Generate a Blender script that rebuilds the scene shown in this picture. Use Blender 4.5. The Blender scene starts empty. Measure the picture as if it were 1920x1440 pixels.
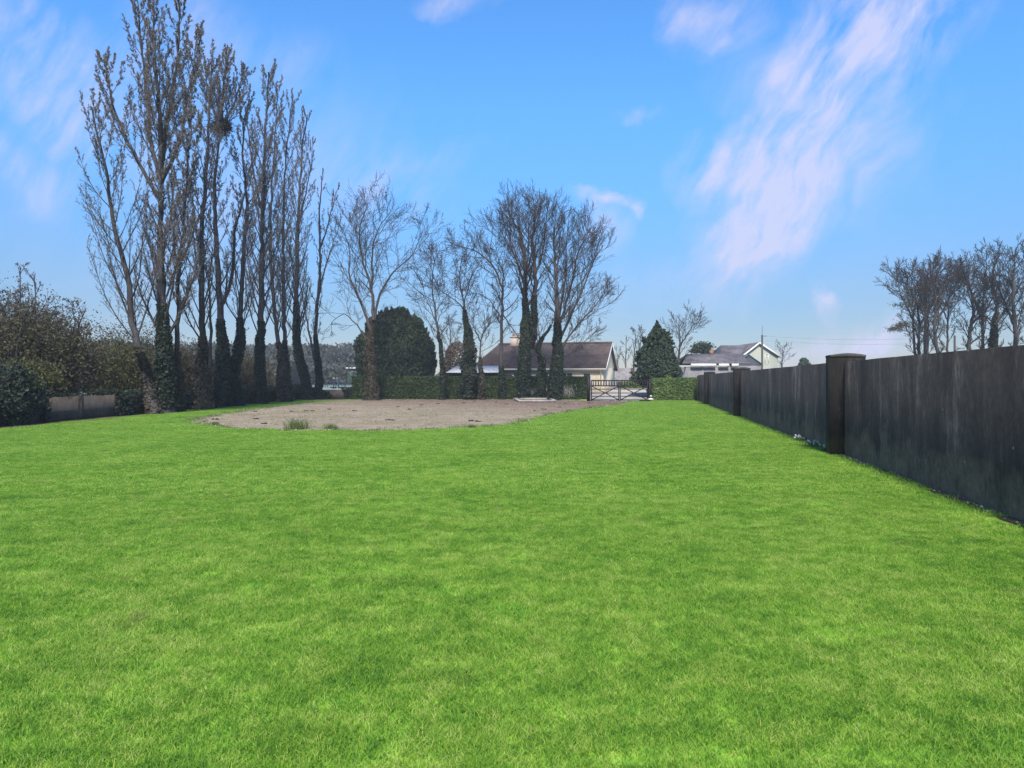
import bpy, math, random
import numpy as np
from mathutils import Vector, noise as mnoise
R = math.radians
sc = bpy.context.scene
COL = sc.collection

# ---------------------------------------------------------------- camera, sky, sun, exposure
CAMH = 1.6
F = 1400.0                      # focal length in photo pixels (1920 wide)
cam = bpy.data.cameras.new("camera"); cam.lens = F / 1920 * 36; cam.sensor_width = 36
cam.clip_end = 5000; cam.clip_start = 0.05; cam.shift_y = -7 / 1920
camo = bpy.data.objects.new("camera", cam); COL.objects.link(camo)
camo.location = (0, 0, CAMH); camo.rotation_euler = (R(90), 0, 0)
sc.camera = camo
sc.view_settings.view_transform = 'Standard'; sc.view_settings.look = 'None'
sc.view_settings.gamma = 1; sc.view_settings.exposure = 1.35
sc.cycles.use_denoising = True; sc.cycles.denoising_prefilter = 'NONE'
sc.cycles.max_bounces = 6; sc.cycles.diffuse_bounces = 3; sc.cycles.transparent_max_bounces = 8
sc.cycles.caustics_reflective = False; sc.cycles.caustics_refractive = False

SUN_EL, SUN_AZ = 47.0, 183.0    # azimuth: degrees clockwise from +Y (view direction)
wd = bpy.data.worlds.new("World"); sc.world = wd; wd.use_nodes = True
nt = wd.node_tree; nt.nodes.clear()
def N(nt, typ, **kw):
    n = nt.nodes.new(typ)
    for k, v in kw.items():
        if k.startswith('i_'):
            n.inputs[k[2:].replace('_', ' ')].default_value = v
        else:
            setattr(n, k, v)
    return n
def build_world():
    L = nt.links.new
    out = N(nt, 'ShaderNodeOutputWorld'); bg = N(nt, 'ShaderNodeBackground')
    sky = N(nt, 'ShaderNodeTexSky'); sky.sky_type = 'NISHITA'; sky.sun_disc = False
    sky.sun_elevation = R(SUN_EL); sky.sun_rotation = R(SUN_AZ % 360)
    sky.air_density = 1.0; sky.dust_density = 0.0; sky.ozone_density = 4.0
    hs = N(nt, 'ShaderNodeHueSaturation'); hs.inputs['Saturation'].default_value = 1.12
    hs.inputs['Value'].default_value = 1.0
    L(sky.outputs[0], hs.inputs['Color'])
    tint = N(nt, 'ShaderNodeMix', data_type='RGBA', blend_type='MULTIPLY'); tint.inputs[0].default_value = 1
    L(hs.outputs[0], tint.inputs[6]); pass
    tc = N(nt, 'ShaderNodeTexCoord')
    sp = N(nt, 'ShaderNodeSeparateXYZ'); L(tc.outputs['Generated'], sp.inputs[0])
    hz = N(nt, 'ShaderNodeMapRange'); hz.inputs['From Min'].default_value = 0.0; hz.inputs['From Max'].default_value = 0.40; hz.interpolation_type = 'SMOOTHSTEP'
    L(sp.outputs[2], hz.inputs[0])
    tc2 = N(nt, 'ShaderNodeMix', data_type='RGBA'); L(hz.outputs[0], tc2.inputs[0]); tc2.inputs[6].default_value = HTINT; tc2.inputs[7].default_value = ZTINT
    L(tc2.outputs[2], tint.inputs[7])
    ym = N(nt, 'ShaderNodeMath', operation='MAXIMUM'); L(sp.outputs[1], ym.inputs[0]); ym.inputs[1].default_value = 0.05
    u = N(nt, 'ShaderNodeMath', operation='DIVIDE'); L(sp.outputs[0], u.inputs[0]); L(ym.outputs[0], u.inputs[1])
    v = N(nt, 'ShaderNodeMath', operation='DIVIDE'); L(sp.outputs[2], v.inputs[0]); L(ym.outputs[0], v.inputs[1])
    cb = N(nt, 'ShaderNodeCombineXYZ'); L(u.outputs[0], cb.inputs[0]); L(v.outputs[0], cb.inputs[1])
    # wind-torn warp
    nz = N(nt, 'ShaderNodeTexNoise'); nz.inputs['Scale'].default_value = 8; nz.inputs['Detail'].default_value = 9
    nz.inputs['Roughness'].default_value = 0.6
    L(cb.outputs[0], nz.inputs['Vector'])
    sb = N(nt, 'ShaderNodeVectorMath', operation='SUBTRACT'); L(nz.outputs['Color'], sb.inputs[0]); sb.inputs[1].default_value = (.5, .5, .5)
    scl = N(nt, 'ShaderNodeVectorMath', operation='SCALE'); L(sb.outputs[0], scl.inputs[0]); scl.inputs['Scale'].default_value = 0.13
    wv = N(nt, 'ShaderNodeVectorMath', operation='ADD'); L(cb.outputs[0], wv.inputs[0]); L(scl.outputs[0], wv.inputs[1])
    # px, py, half length, half width, angle, strength
    blobs = [(1570, 180, 330, 105, 58, .95), (1700, 30, 200, 90, 30, .8), (1345, 310, 85, 50, 5, 1.2), (1450, 380, 150, 90, 65, .5),
             (1400, 470, 160, 60, 35, .7), (1380, 430, 60, 90, 20, .3), (1440, 120, 110, 70, 40, .6), (1500, 270, 150, 75, 75, .6), (1600, 330, 200, 60, 38, .45),
             (1285, 40, 60, 40, 80, .6), (1350, 15, 90, 38, 22, .7), (1130, 362, 60, 14, -4, 1.5), (1182, 380, 24, 14, -60, 1.2), (1125, 415, 45, 50, 10, .7),
             (850, 8, 75, 22, -6, .75), (1207, 193, 48, 14, 3, .55), (1548, 568, 34, 15, -55, 1.5), (1625, 642, 75, 34, 8, 1.9), (1530, 655, 110, 22, 3, 1.1),
             (1250, 520, 170, 50, 12, .22), (40, 140, 110, 60, -40, .85), (175, 105, 130, 60, -35, .8), (350, 55, 120, 75, -40, .7),
             (165, 250, 110, 70, -30, .7), (35, 310, 120, 36, -38, .75), (20, 15, 90, 40, -20, .7), (700, 360, 120, 70, -10, .55), (560, 95, 90, 40, 20, .3),
             (470, 250, 260, 120, 5, .35), (350, 420, 320, 130, 0, .25), (820, 300, 140, 36, 12, .22)]
    acc = None
    for (px, py, a, b, ang, s) in blobs:
        m = N(nt, 'ShaderNodeMapping'); m.vector_type = 'TEXTURE'
        m.inputs['Location'].default_value = ((px - 960) / F, (713 - py) / F, 0)
        m.inputs['Rotation'].default_value = (0, 0, R(ang))
        m.inputs['Scale'].default_value = (a / F * 1.5, b / F * 1.65, 1)
        L(wv.outputs[0], m.inputs[0])
        g = N(nt, 'ShaderNodeTexGradient'); g.gradient_type = 'SPHERICAL'; L(m.outputs[0], g.inputs[0])
        mu = N(nt, 'ShaderNodeMath', operation='MULTIPLY_ADD'); L(g.outputs['Fac'], mu.inputs[0]); mu.inputs[1].default_value = s
        if acc is None: mu.inputs[2].default_value = 0
        else: L(acc.outputs[0], mu.inputs[2])
        acc = mu
    # wispy texture, drawn out along the wind
    mp = N(nt, 'ShaderNodeMapping'); mp.vector_type = 'TEXTURE'; mp.inputs['Rotation'].default_value = (0, 0, R(52)); mp.inputs['Scale'].default_value = (1 / 3.2, 1 / 8.5, 1)
    nw = N(nt, 'ShaderNodeTexNoise'); nw.inputs['Scale'].default_value = 5; nw.inputs['Detail'].default_value = 3; L(cb.outputs[0], nw.inputs['Vector'])
    sw = N(nt, 'ShaderNodeVectorMath', operation='SCALE'); L(nw.outputs['Color'], sw.inputs[0]); sw.inputs['Scale'].default_value = 0.10
    wv2 = N(nt, 'ShaderNodeVectorMath', operation='ADD'); L(cb.outputs[0], wv2.inputs[0]); L(sw.outputs[0], wv2.inputs[1])
    L(wv2.outputs[0], mp.inputs[0])
    n2 = N(nt, 'ShaderNodeTexNoise'); n2.inputs['Scale'].default_value = 1.7; n2.inputs['Detail'].default_value = 11; n2.inputs['Roughness'].default_value = 0.68
    n2.inputs['Distortion'].default_value = 0
    L(mp.outputs[0], n2.inputs['Vector'])
    mr = N(nt, 'ShaderNodeMapRange'); mr.inputs['From Min'].default_value = 0.38; mr.inputs['From Max'].default_value = 0.66
    mr.inputs['To Min'].default_value = 0.04; mr.inputs['To Max'].default_value = 1.35
    mpb = N(nt, 'ShaderNodeMapping'); mpb.vector_type = 'TEXTURE'; mpb.inputs['Rotation'].default_value = (0, 0, R(60)); mpb.inputs['Scale'].default_value = (1 / 6, 1 / 22, 1)
    L(wv2.outputs[0], mpb.inputs[0])
    n2b = N(nt, 'ShaderNodeTexNoise'); n2b.inputs['Scale'].default_value = 1.5; n2b.inputs['Detail'].default_value = 9; n2b.inputs['Roughness'].default_value = .6; n2b.inputs['Distortion'].default_value = 0
    L(mpb.outputs[0], n2b.inputs['Vector'])
    nm = N(nt, 'ShaderNodeMath', operation='MULTIPLY_ADD'); L(n2b.outputs['Fac'], nm.inputs[0]); nm.inputs[1].default_value = .45
    nh = N(nt, 'ShaderNodeMath', operation='MULTIPLY'); L(n2.outputs['Fac'], nh.inputs[0]); nh.inputs[1].default_value = .55
    L(nh.outputs[0], nm.inputs[2]); L(nm.outputs[0], mr.inputs[0])
    pr = N(nt, 'ShaderNodeMath', operation='MULTIPLY'); L(acc.outputs[0], pr.inputs[0]); L(mr.outputs[0], pr.inputs[1])
    fr = N(nt, 'ShaderNodeMath', operation='GREATER_THAN'); L(sp.outputs[1], fr.inputs[0]); fr.inputs[1].default_value = 0.12
    p2 = N(nt, 'ShaderNodeMath', operation='MULTIPLY'); L(pr.outputs[0], p2.inputs[0]); L(fr.outputs[0], p2.inputs[1])
    # thin cloud everywhere, with more added out of view behind to whiten ambient light
    n3 = N(nt, 'ShaderNodeTexNoise'); n3.inputs['Scale'].default_value = 2.6; n3.inputs['Detail'].default_value = 5
    L(tc.outputs['Generated'], n3.inputs['Vector'])
    m3 = N(nt, 'ShaderNodeMapRange'); m3.inputs['From Min'].default_value = 0.45; m3.inputs['From Max'].default_value = 0.8; m3.inputs['To Max'].default_value = 0.22
    L(n3.outputs['Fac'], m3.inputs[0])
    rear = N(nt, 'ShaderNodeMapRange'); rear.inputs['From Min'].default_value = .05; rear.inputs['From Max'].default_value = -.3; rear.inputs['To Min'].default_value = .22; rear.inputs['To Max'].default_value = .9
    L(sp.outputs[1], rear.inputs[0]); L(rear.outputs[0], m3.inputs['To Max'])
    ad = N(nt, 'ShaderNodeMath', operation='ADD'); L(p2.outputs[0], ad.inputs[0]); L(m3.outputs[0], ad.inputs[1])
    mr2 = N(nt, 'ShaderNodeMapRange'); mr2.inputs['From Min'].default_value = 0.06; mr2.inputs['From Max'].default_value = 1.2; mr2.inputs['To Max'].default_value = 0.84
    L(ad.outputs[0], mr2.inputs[0])
    mx = N(nt, 'ShaderNodeMix', data_type='RGBA'); L(mr2.outputs[0], mx.inputs[0]); L(tint.outputs[2], mx.inputs[6])
    mx.inputs[7].default_value = CLOUD
    L(mx.outputs[2], bg.inputs[0]); bg.inputs[1].default_value = SKY_STR
    L(bg.outputs[0], out.inputs[0])
SKY_STR = 0.10
HTINT = (.26, .255, .30, 1); ZTINT = (.54, .86, 1.03, 1)
CLOUD = (2.75, 2.8, 3.8, 1)
build_world()
sun = bpy.data.lights.new("sun", 'SUN'); sun.energy = 2.6; sun.angle = R(10); sun.color = (1, .95, .87)
suno = bpy.data.objects.new("sun", sun); COL.objects.link(suno)
sd = Vector((math.sin(R(SUN_AZ)) * math.cos(R(SUN_EL)), math.cos(R(SUN_AZ)) * math.cos(R(SUN_EL)), math.sin(R(SUN_EL))))
suno.rotation_euler = sd.to_track_quat('Z', 'Y').to_euler()

# ---------------------------------------------------------------- helpers
def W(px, py, D): return np.array([(px - 960) / F * D, D, CAMH + (713 - py) / F * D])
def G(px, py):
    D = F * CAMH / (py - 713); return np.array([(px - 960) / F * D, D])
def XD(px, D): return (px - 960) / F * D

class MB:
    def __init__(s): s.v = []; s.q = []; s.t = []; s.n = 0; s.ng = []; s.r = []; s.mi = []
    def add(s, v, quads=None, tris=None, rnd=None, mi=0):
        v = np.asarray(v, float).reshape(-1, 3)
        if quads is not None and len(quads):
            q = np.asarray(quads, np.int64) + s.n; s.q.append(q); s.mi.append((0, len(q), mi))
        if tris is not None and len(tris):
            t = np.asarray(tris, np.int64) + s.n; s.t.append(t); s.mi.append((1, len(t), mi))
        s.v.append(v); s.n += len(v)
        s.r.append(np.full(len(v), .5) if rnd is None else (np.full(len(v), rnd) if np.isscalar(rnd) else np.asarray(rnd)))
        return s
    def box(s, x0, x1, y0, y1, z0, z1, **k):
        v = [(x0,y0,z0),(x1,y0,z0),(x1,y1,z0),(x0,y1,z0),(x0,y0,z1),(x1,y0,z1),(x1,y1,z1),(x0,y1,z1)]
        return s.add(v, quads=[(0,3,2,1),(4,5,6,7),(0,1,5,4),(1,2,6,5),(2,3,7,6),(3,0,4,7)], **k)
    def bar(s, a, b, w, h, **k):       # beam from a to b, w across, h other way
        a = np.array(a, float); b = np.array(b, float); d = b - a; d /= np.linalg.norm(d)
        up = np.array([0, 1., 0]) if abs(d[1]) < .9 else np.array([0, 0, 1.])
        x = np.cross(d, up); x /= np.linalg.norm(x); y = np.cross(x, d)
        v = [p + sx * x * w / 2 + sy * y * h / 2 for p in (a, b) for sx, sy in ((-1,-1),(1,-1),(1,1),(-1,1))]
        return s.add(v, quads=[(0,3,2,1),(4,5,6,7),(0,1,5,4),(1,2,6,5),(2,3,7,6),(3,0,4,7)], **k)
    def tube(s, P, rad, k=6, cap=True, rnd=None, mi=0):
        P = np.asarray(P, float); n = len(P); rad = np.broadcast_to(np.asarray(rad, float), (n,))
        T = np.gradient(P, axis=0); T /= np.linalg.norm(T, axis=1)[:, None] + 1e-9
        ref = np.array([1., .2, 0]) if abs(T[0][0]) < .8 else np.array([0, 1., .2])
        A = np.cross(T, ref); A /= np.linalg.norm(A, axis=1)[:, None] + 1e-9
        B = np.cross(T, A)
        th = np.arange(k) * 2 * math.pi / k
        V = P[:, None] + rad[:, None, None] * (np.cos(th)[None, :, None] * A[:, None] + np.sin(th)[None, :, None] * B[:, None])
        i = np.arange((n - 1) * k); r, c = i // k, i % k
        q = np.stack([r * k + c, r * k + (c + 1) % k, (r + 1) * k + (c + 1) % k, (r + 1) * k + c], 1)
        s.add(V.reshape(-1, 3), quads=q, rnd=rnd, mi=mi)
        if cap and k >= 5:
            e = V[-1]; s.add(np.vstack([e, e.mean(0)]), tris=[(j, (j + 1) % k, k) for j in range(k)], rnd=rnd, mi=mi)
            e = V[0]; s.add(np.vstack([e, e.mean(0)]), tris=[((j + 1) % k, j, k) for j in range(k)], rnd=rnd, mi=mi)
        return s
    def lathe(s, prof, k=16, c=(0, 0), **kw):
        pr = np.array(prof, float); n = len(pr); th = np.arange(k) * 2 * math.pi / k
        V = np.stack([c[0] + pr[:, None, 0] * np.cos(th), c[1] + pr[:, None, 0] * np.sin(th), np.repeat(pr[:, 1:2], k, 1)], 2)
        i = np.arange((n - 1) * k); r, cc = i // k, i % k
        q = np.stack([r * k + cc, r * k + (cc + 1) % k, (r + 1) * k + (cc + 1) % k, (r + 1) * k + cc], 1)
        return s.add(V.reshape(-1, 3), quads=q, **kw)
    def leaves(s, C, size, rng, asp=.55, rnd=None, nrm=None, spread=1.0, droop=None, mi=0):
        C = np.asarray(C, float); n = len(C)
        if n == 0: return s
        d = rng.normal(size=(n, 3))
        if droop is not None: d = d * spread + np.asarray(droop)
        d /= np.linalg.norm(d, axis=1)[:, None]
        e = rng.normal(size=(n, 3))
        if nrm is not None: # lie roughly in the surface
            m = nrm + .55 * rng.normal(size=(n, 3)); e = np.cross(m, d)
        e -= (e * d).sum(1)[:, None] * d; e /= np.linalg.norm(e, axis=1)[:, None] + 1e-9
        sz = (size * rng.uniform(.6, 1.35, n))[:, None]
        V = np.stack([C - d * sz, C - e * sz * asp, C + d * sz, C + e * sz * asp], 1)
        r = rng.random(n) if rnd is None else rnd
        return s.add(V.reshape(-1, 3), quads=np.arange(n * 4).reshape(-1, 4), rnd=np.repeat(r, 4), mi=mi)
    def build(s, name, mats, parent=None, loc=(0, 0, 0), rot=None, smooth=False):
        me = bpy.data.meshes.new(name)
        V = np.vstack(s.v); base = np.array(loc, float) if parent is None and rot is None else None
        if parent is not None and s_world.get(parent.name): V = V - np.array(parent.location)
        q = np.vstack(s.q) if s.q else np.zeros((0, 4), np.int64)
        t = np.vstack(s.t) if s.t else np.zeros((0, 3), np.int64)
        me.vertices.add(len(V)); me.vertices.foreach_set('co', V.astype(np.float32).ravel())
        nl = q.size + t.size; me.loops.add(nl)
        me.loops.foreach_set('vertex_index', np.concatenate([q.ravel(), t.ravel()]).astype(np.int32))
        me.polygons.add(len(q) + len(t))
        st = np.concatenate([np.arange(len(q)) * 4, q.size + np.arange(len(t)) * 3]).astype(np.int32)
        me.polygons.foreach_set('loop_start', st)
        mats = mats if isinstance(mats, (list, tuple)) else [mats]
        for m in mats: me.materials.append(m)
        if len(mats) > 1:
            mq = [np.full(c, m) for k, c, m in s.mi if k == 0]; mt = [np.full(c, m) for k, c, m in s.mi if k == 1]
            me.polygons.foreach_set('material_index', np.concatenate(mq + mt).astype(np.int32))
        if smooth: me.polygons.foreach_set('use_smooth', np.ones(len(me.polygons), bool))
        at = me.attributes.new('rnd', 'FLOAT', 'POINT'); at.data.foreach_set('value', np.concatenate(s.r).astype(np.float32))
        me.update(calc_edges=True)
        o = bpy.data.objects.new(name, me); COL.objects.link(o)
        if parent is not None: o.parent = parent
        else: o.location = loc
        if rot is not None: o.rotation_euler = rot
        return o
s_world = {}   # empties whose parts are given in world coordinates (unrotated)
def tag(o, label=None, cat=None, group=None, kind=None):
    if label: o['label'] = label
    if cat: o['category'] = cat
    if group: o['group'] = group
    if kind: o['kind'] = kind
    return o
def empty(name, loc, rz=0, world=True):
    o = bpy.data.objects.new(name, None); COL.objects.link(o); o.location = loc; o.rotation_euler = (0, 0, rz)
    o.empty_display_size = .3
    if world: s_world[o.name] = True
    return o
def struct(o): o['kind'] = 'structure'; return o

# ---------------------------------------------------------------- materials
def newmat(name):
    m = bpy.data.materials.new(name); m.use_nodes = True; nt = m.node_tree; nt.nodes.clear()
    out = nt.nodes.new('ShaderNodeOutputMaterial'); return m, nt, out
def ramp(nt, stops):
    r = nt.nodes.new('ShaderNodeValToRGB'); e = r.color_ramp.elements
    while len(e) < len(stops): e.new(0.5)
    for i, (p, c) in enumerate(stops): e[i].position = p; e[i].color = (*c, 1)
    return r
def surf(name, c1, c2, scale=5, rough=.85, stretch=(1, 1, 1), bump=.3, detail=6, c3=None, spec=.2, fine=None, pos=(.3, .7), coord='Object', bdist=.02):
    m, nt, out = newmat(name); L = nt.links.new
    tc = nt.nodes.new('ShaderNodeTexCoord'); mp = nt.nodes.new('ShaderNodeMapping'); mp.inputs['Scale'].default_value = stretch
    L(tc.outputs[coord], mp.inputs[0])
    n = N(nt, 'ShaderNodeTexNoise'); n.inputs['Scale'].default_value = scale; n.inputs['Detail'].default_value = detail; n.inputs['Roughness'].default_value = .62
    L(mp.outputs[0], n.inputs['Vector'])
    st = [(pos[0], c1), (pos[1], c2)] if c3 is None else [(pos[0], c1), ((pos[0] + pos[1]) / 2, c2), (pos[1], c3)]
    r = ramp(nt, st); L(n.outputs['Fac'], r.inputs[0])
    b = N(nt, 'ShaderNodeBsdfPrincipled'); b.inputs['Roughness'].default_value = rough; b.inputs['Specular IOR Level'].default_value = spec
    col = r.outputs[0]
    if fine:
        n2 = N(nt, 'ShaderNodeTexNoise'); n2.inputs['Scale'].default_value = fine[0]; n2.inputs['Detail'].default_value = 4
        L(tc.outputs[coord], n2.inputs['Vector'])
        mr = N(nt, 'ShaderNodeMapRange'); mr.inputs['From Min'].default_value = .3; mr.inputs['From Max'].default_value = .7
        mr.inputs['To Min'].default_value = 1 - fine[1]; mr.inputs['To Max'].default_value = 1 + fine[1]; L(n2.outputs['Fac'], mr.inputs[0])
        mm = N(nt, 'ShaderNodeVectorMath', operation='SCALE'); L(col, mm.inputs[0]); L(mr.outputs[0], mm.inputs['Scale']); col = mm.outputs[0]
    L(col, b.inputs['Base Color'])
    if bump:
        bp = N(nt, 'ShaderNodeBump'); bp.inputs['Strength'].default_value = bump; bp.inputs['Distance'].default_value = bdist
        L(n.outputs['Fac'], bp.inputs['Height']); L(bp.outputs[0], b.inputs['Normal'])
    L(b.outputs[0], out.inputs[0]); return m
def leafmat(name, stops, trans=.35, scale=.5, var=.35, rough=.6):
    """colour from each leaf's own random value, shifted a little by a slow noise through the plant"""
    m, nt, out = newmat(name); L = nt.links.new
    at = N(nt, 'ShaderNodeAttribute'); at.attribute_name = 'rnd'
    ge = N(nt, 'ShaderNodeNewGeometry')
    n = N(nt, 'ShaderNodeTexNoise'); n.inputs['Scale'].default_value = scale; n.inputs['Detail'].default_value = 3; L(ge.outputs['Position'], n.inputs['Vector'])
    ma = N(nt, 'ShaderNodeMath', operation='MULTIPLY_ADD'); L(n.outputs['Fac'], ma.inputs[0]); ma.inputs[1].default_value = var * 2
    a2 = N(nt, 'ShaderNodeMath', operation='MULTIPLY_ADD'); L(at.outputs['Fac'], a2.inputs[0]); a2.inputs[1].default_value = 1 - var; a2.inputs[2].default_value = -var / 2
    L(a2.outputs[0], ma.inputs[2])
    r = ramp(nt, stops); L(ma.outputs[0], r.inputs[0])
    d = N(nt, 'ShaderNodeBsdfPrincipled'); d.inputs['Roughness'].default_value = rough; d.inputs['Specular IOR Level'].default_value = .25
    L(r.outputs[0], d.inputs['Base Color'])
    t = N(nt, 'ShaderNodeBsdfTranslucent'); L(r.outputs[0], t.inputs[0])
    mx = N(nt, 'ShaderNodeMixShader'); mx.inputs[0].default_value = trans; L(d.outputs[0], mx.inputs[1]); L(t.outputs[0], mx.inputs[2])
    L(mx.outputs[0], out.inputs[0]); return m

M = {}
M['bark'] = surf('bark', (.032, .027, .026), (.10, .085, .078), scale=5, stretch=(3, 3, .5), bump=.6, fine=(20, .35))
M['barkpale'] = surf('bark_grey', (.028, .025, .026), (.085, .074, .072), scale=4, stretch=(3, 3, .5), bump=.6, fine=(18, .3))
M['twig'] = surf('twig', (.035, .028, .026), (.075, .06, .055), scale=3, bump=0)
M['twigpale'] = surf('twig_grey', (.06, .052, .05), (.13, .112, .104), scale=3, bump=0)
M['bud'] = leafmat('catkins', [(0, (.15, .13, .11)), (.5, (.22, .19, .165)), (1, (.28, .245, .21))], trans=.35)
M['budgreen'] = leafmat('young_leaves', [(0, (.09, .085, .045)), (.5, (.15, .14, .08)), (1, (.22, .19, .11))], trans=.35)
M['ivy'] = leafmat('ivy', [(0, (.015, .024, .014)), (.5, (.028, .039, .023)), (1, (.05, .062, .034))], trans=.15)
M['ivybrown'] = leafmat('ivy_brown', [(0, (.040, .034, .022)), (.5, (.068, .057, .037)), (1, (.105, .088, .056))], trans=.15)
M['hedge'] = leafmat('hedge_leaves', [(0, (.020, .036, .012)), (.5, (.034, .056, .017)), (1, (.08, .11, .03))], trans=.2)
M['hedgelight'] = leafmat('laurel_leaves', [(0, (.05, .085, .020)), (.5, (.095, .15, .035)), (.82, (.16, .23, .06)), (1, (.42, .46, .24))], trans=.2)
M['conifer'] = leafmat('cypress_sprays', [(0, (.026, .042, .024)), (.5, (.044, .066, .036)), (1, (.075, .10, .05))], trans=.12)
M['scrub'] = leafmat('scrub_leaves', [(0, (.045, .038, .020)), (.5, (.08, .069, .035)), (1, (.13, .112, .06))], trans=.3)
M['scrubgreen'] = leafmat('scrub_green_leaves', [(0, (.05, .055, .020)), (.5, (.09, .09, .032)), (1, (.14, .14, .05))], trans=.3)
M['farwood'] = leafmat('far_wood', [(0, (.05, .058, .045)), (.5, (.075, .08, .06)), (1, (.11, .105, .08))], trans=.15, scale=.05, var=.5)

def lawnmat(name, blade):
    m, nt, out = newmat(name); L = nt.links.new
    ge = N(nt, 'ShaderNodeNewGeometry')
    n = N(nt, 'ShaderNodeTexNoise'); n.inputs['Scale'].default_value = .55; n.inputs['Detail'].default_value = 5; n.inputs['Roughness'].default_value = .6
    L(ge.outputs['Position'], n.inputs['Vector'])
    n2 = N(nt, 'ShaderNodeTexNoise'); n2.inputs['Scale'].default_value = 3.2; n2.inputs['Detail'].default_value = 4; n2.inputs['Roughness'].default_value = .65
    L(ge.outputs['Position'], n2.inputs['Vector'])
    n0 = N(nt, 'ShaderNodeMath', operation='MULTIPLY'); L(n.outputs['Fac'], n0.inputs[0]); n0.inputs[1].default_value = .5
    n4 = N(nt, 'ShaderNodeTexNoise'); n4.inputs['Scale'].default_value = 11; n4.inputs['Detail'].default_value = 3; L(ge.outputs['Position'], n4.inputs['Vector'])
    n5 = N(nt, 'ShaderNodeMath', operation='MULTIPLY_ADD'); L(n4.outputs['Fac'], n5.inputs[0]); n5.inputs[1].default_value = .6; L(n0.outputs[0], n5.inputs[2])
    ad = N(nt, 'ShaderNodeMath', operation='MULTIPLY_ADD'); L(n2.outputs['Fac'], ad.inputs[0]); ad.inputs[1].default_value = .85
    L(n5.outputs[0], ad.inputs[2])
    k = N(nt, 'ShaderNodeMapRange'); k.inputs['From Min'].default_value = .66; k.inputs['From Max'].default_value = 1.25; L(ad.outputs[0], k.inputs[0])
    v = k.outputs[0]
    if blade:
        at = N(nt, 'ShaderNodeAttribute'); at.attribute_name = 'rnd'
        a2 = N(nt, 'ShaderNodeMath', operation='MULTIPLY_ADD'); L(at.outputs['Fac'], a2.inputs[0]); a2.inputs[1].default_value = .85; a2.inputs[2].default_value = -.40
        a3 = N(nt, 'ShaderNodeMath', operation='ADD'); L(a2.outputs[0], a3.inputs[0]); L(v, a3.inputs[1]); v = a3.outputs[0]
    r = ramp(nt, [(0, (.072, .20, .026)), (.3, (.15, .315, .034)), (.6, (.235, .405, .044)), (.85, (.32, .47, .066)), (1, (.44, .52, .14))])
    L(v, r.inputs[0])
    # straw coloured bits here and there
    n3 = N(nt, 'ShaderNodeTexNoise'); n3.inputs['Scale'].default_value = 1.7; n3.inputs['Detail'].default_value = 2; L(ge.outputs['Position'], n3.inputs['Vector'])
    mr = N(nt, 'ShaderNodeMapRange'); mr.inputs['From Min'].default_value = .66; mr.inputs['From Max'].default_value = .78; mr.inputs['To Max'].default_value = .55; L(n3.outputs['Fac'], mr.inputs[0])
    mx = N(nt, 'ShaderNodeMix', data_type='RGBA'); L(mr.outputs[0], mx.inputs[0]); L(r.outputs[0], mx.inputs[6]); mx.inputs[7].default_value = (.26, .24, .09, 1)
    col = mx.outputs[2]
    d = N(nt, 'ShaderNodeBsdfPrincipled'); d.inputs['Roughness'].default_value = .6; d.inputs['Specular IOR Level'].default_value = .2 if blade else .05
    L(col, d.inputs['Base Color'])
    if blade:
        t = N(nt, 'ShaderNodeBsdfTranslucent'); L(col, t.inputs[0])
        ms = N(nt, 'ShaderNodeMixShader'); ms.inputs[0].default_value = .4; L(d.outputs[0], ms.inputs[1]); L(t.outputs[0], ms.inputs[2]); L(ms.outputs[0], out.inputs[0])
    else: L(d.outputs[0], out.inputs[0])
    return m
M['lawn'] = lawnmat('lawn', False); M['blade'] = lawnmat('grass_blade', True)
M['soil'] = surf('soil', (.05, .038, .022), (.12, .09, .055), scale=2.5, bump=.5, fine=(30, .4))
M['litter'] = surf('leaf_litter', (.03, .04, .012), (.10, .085, .045), scale=3, bump=.5, c3=(.055, .11, .02), fine=(25, .4))
M['gravel0'] = surf('gravel', (.20, .145, .11), (.36, .28, .225), scale=.7, bump=.6, c3=(.33, .26, .18), fine=(14, .45), pos=(.35, .65))
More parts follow.
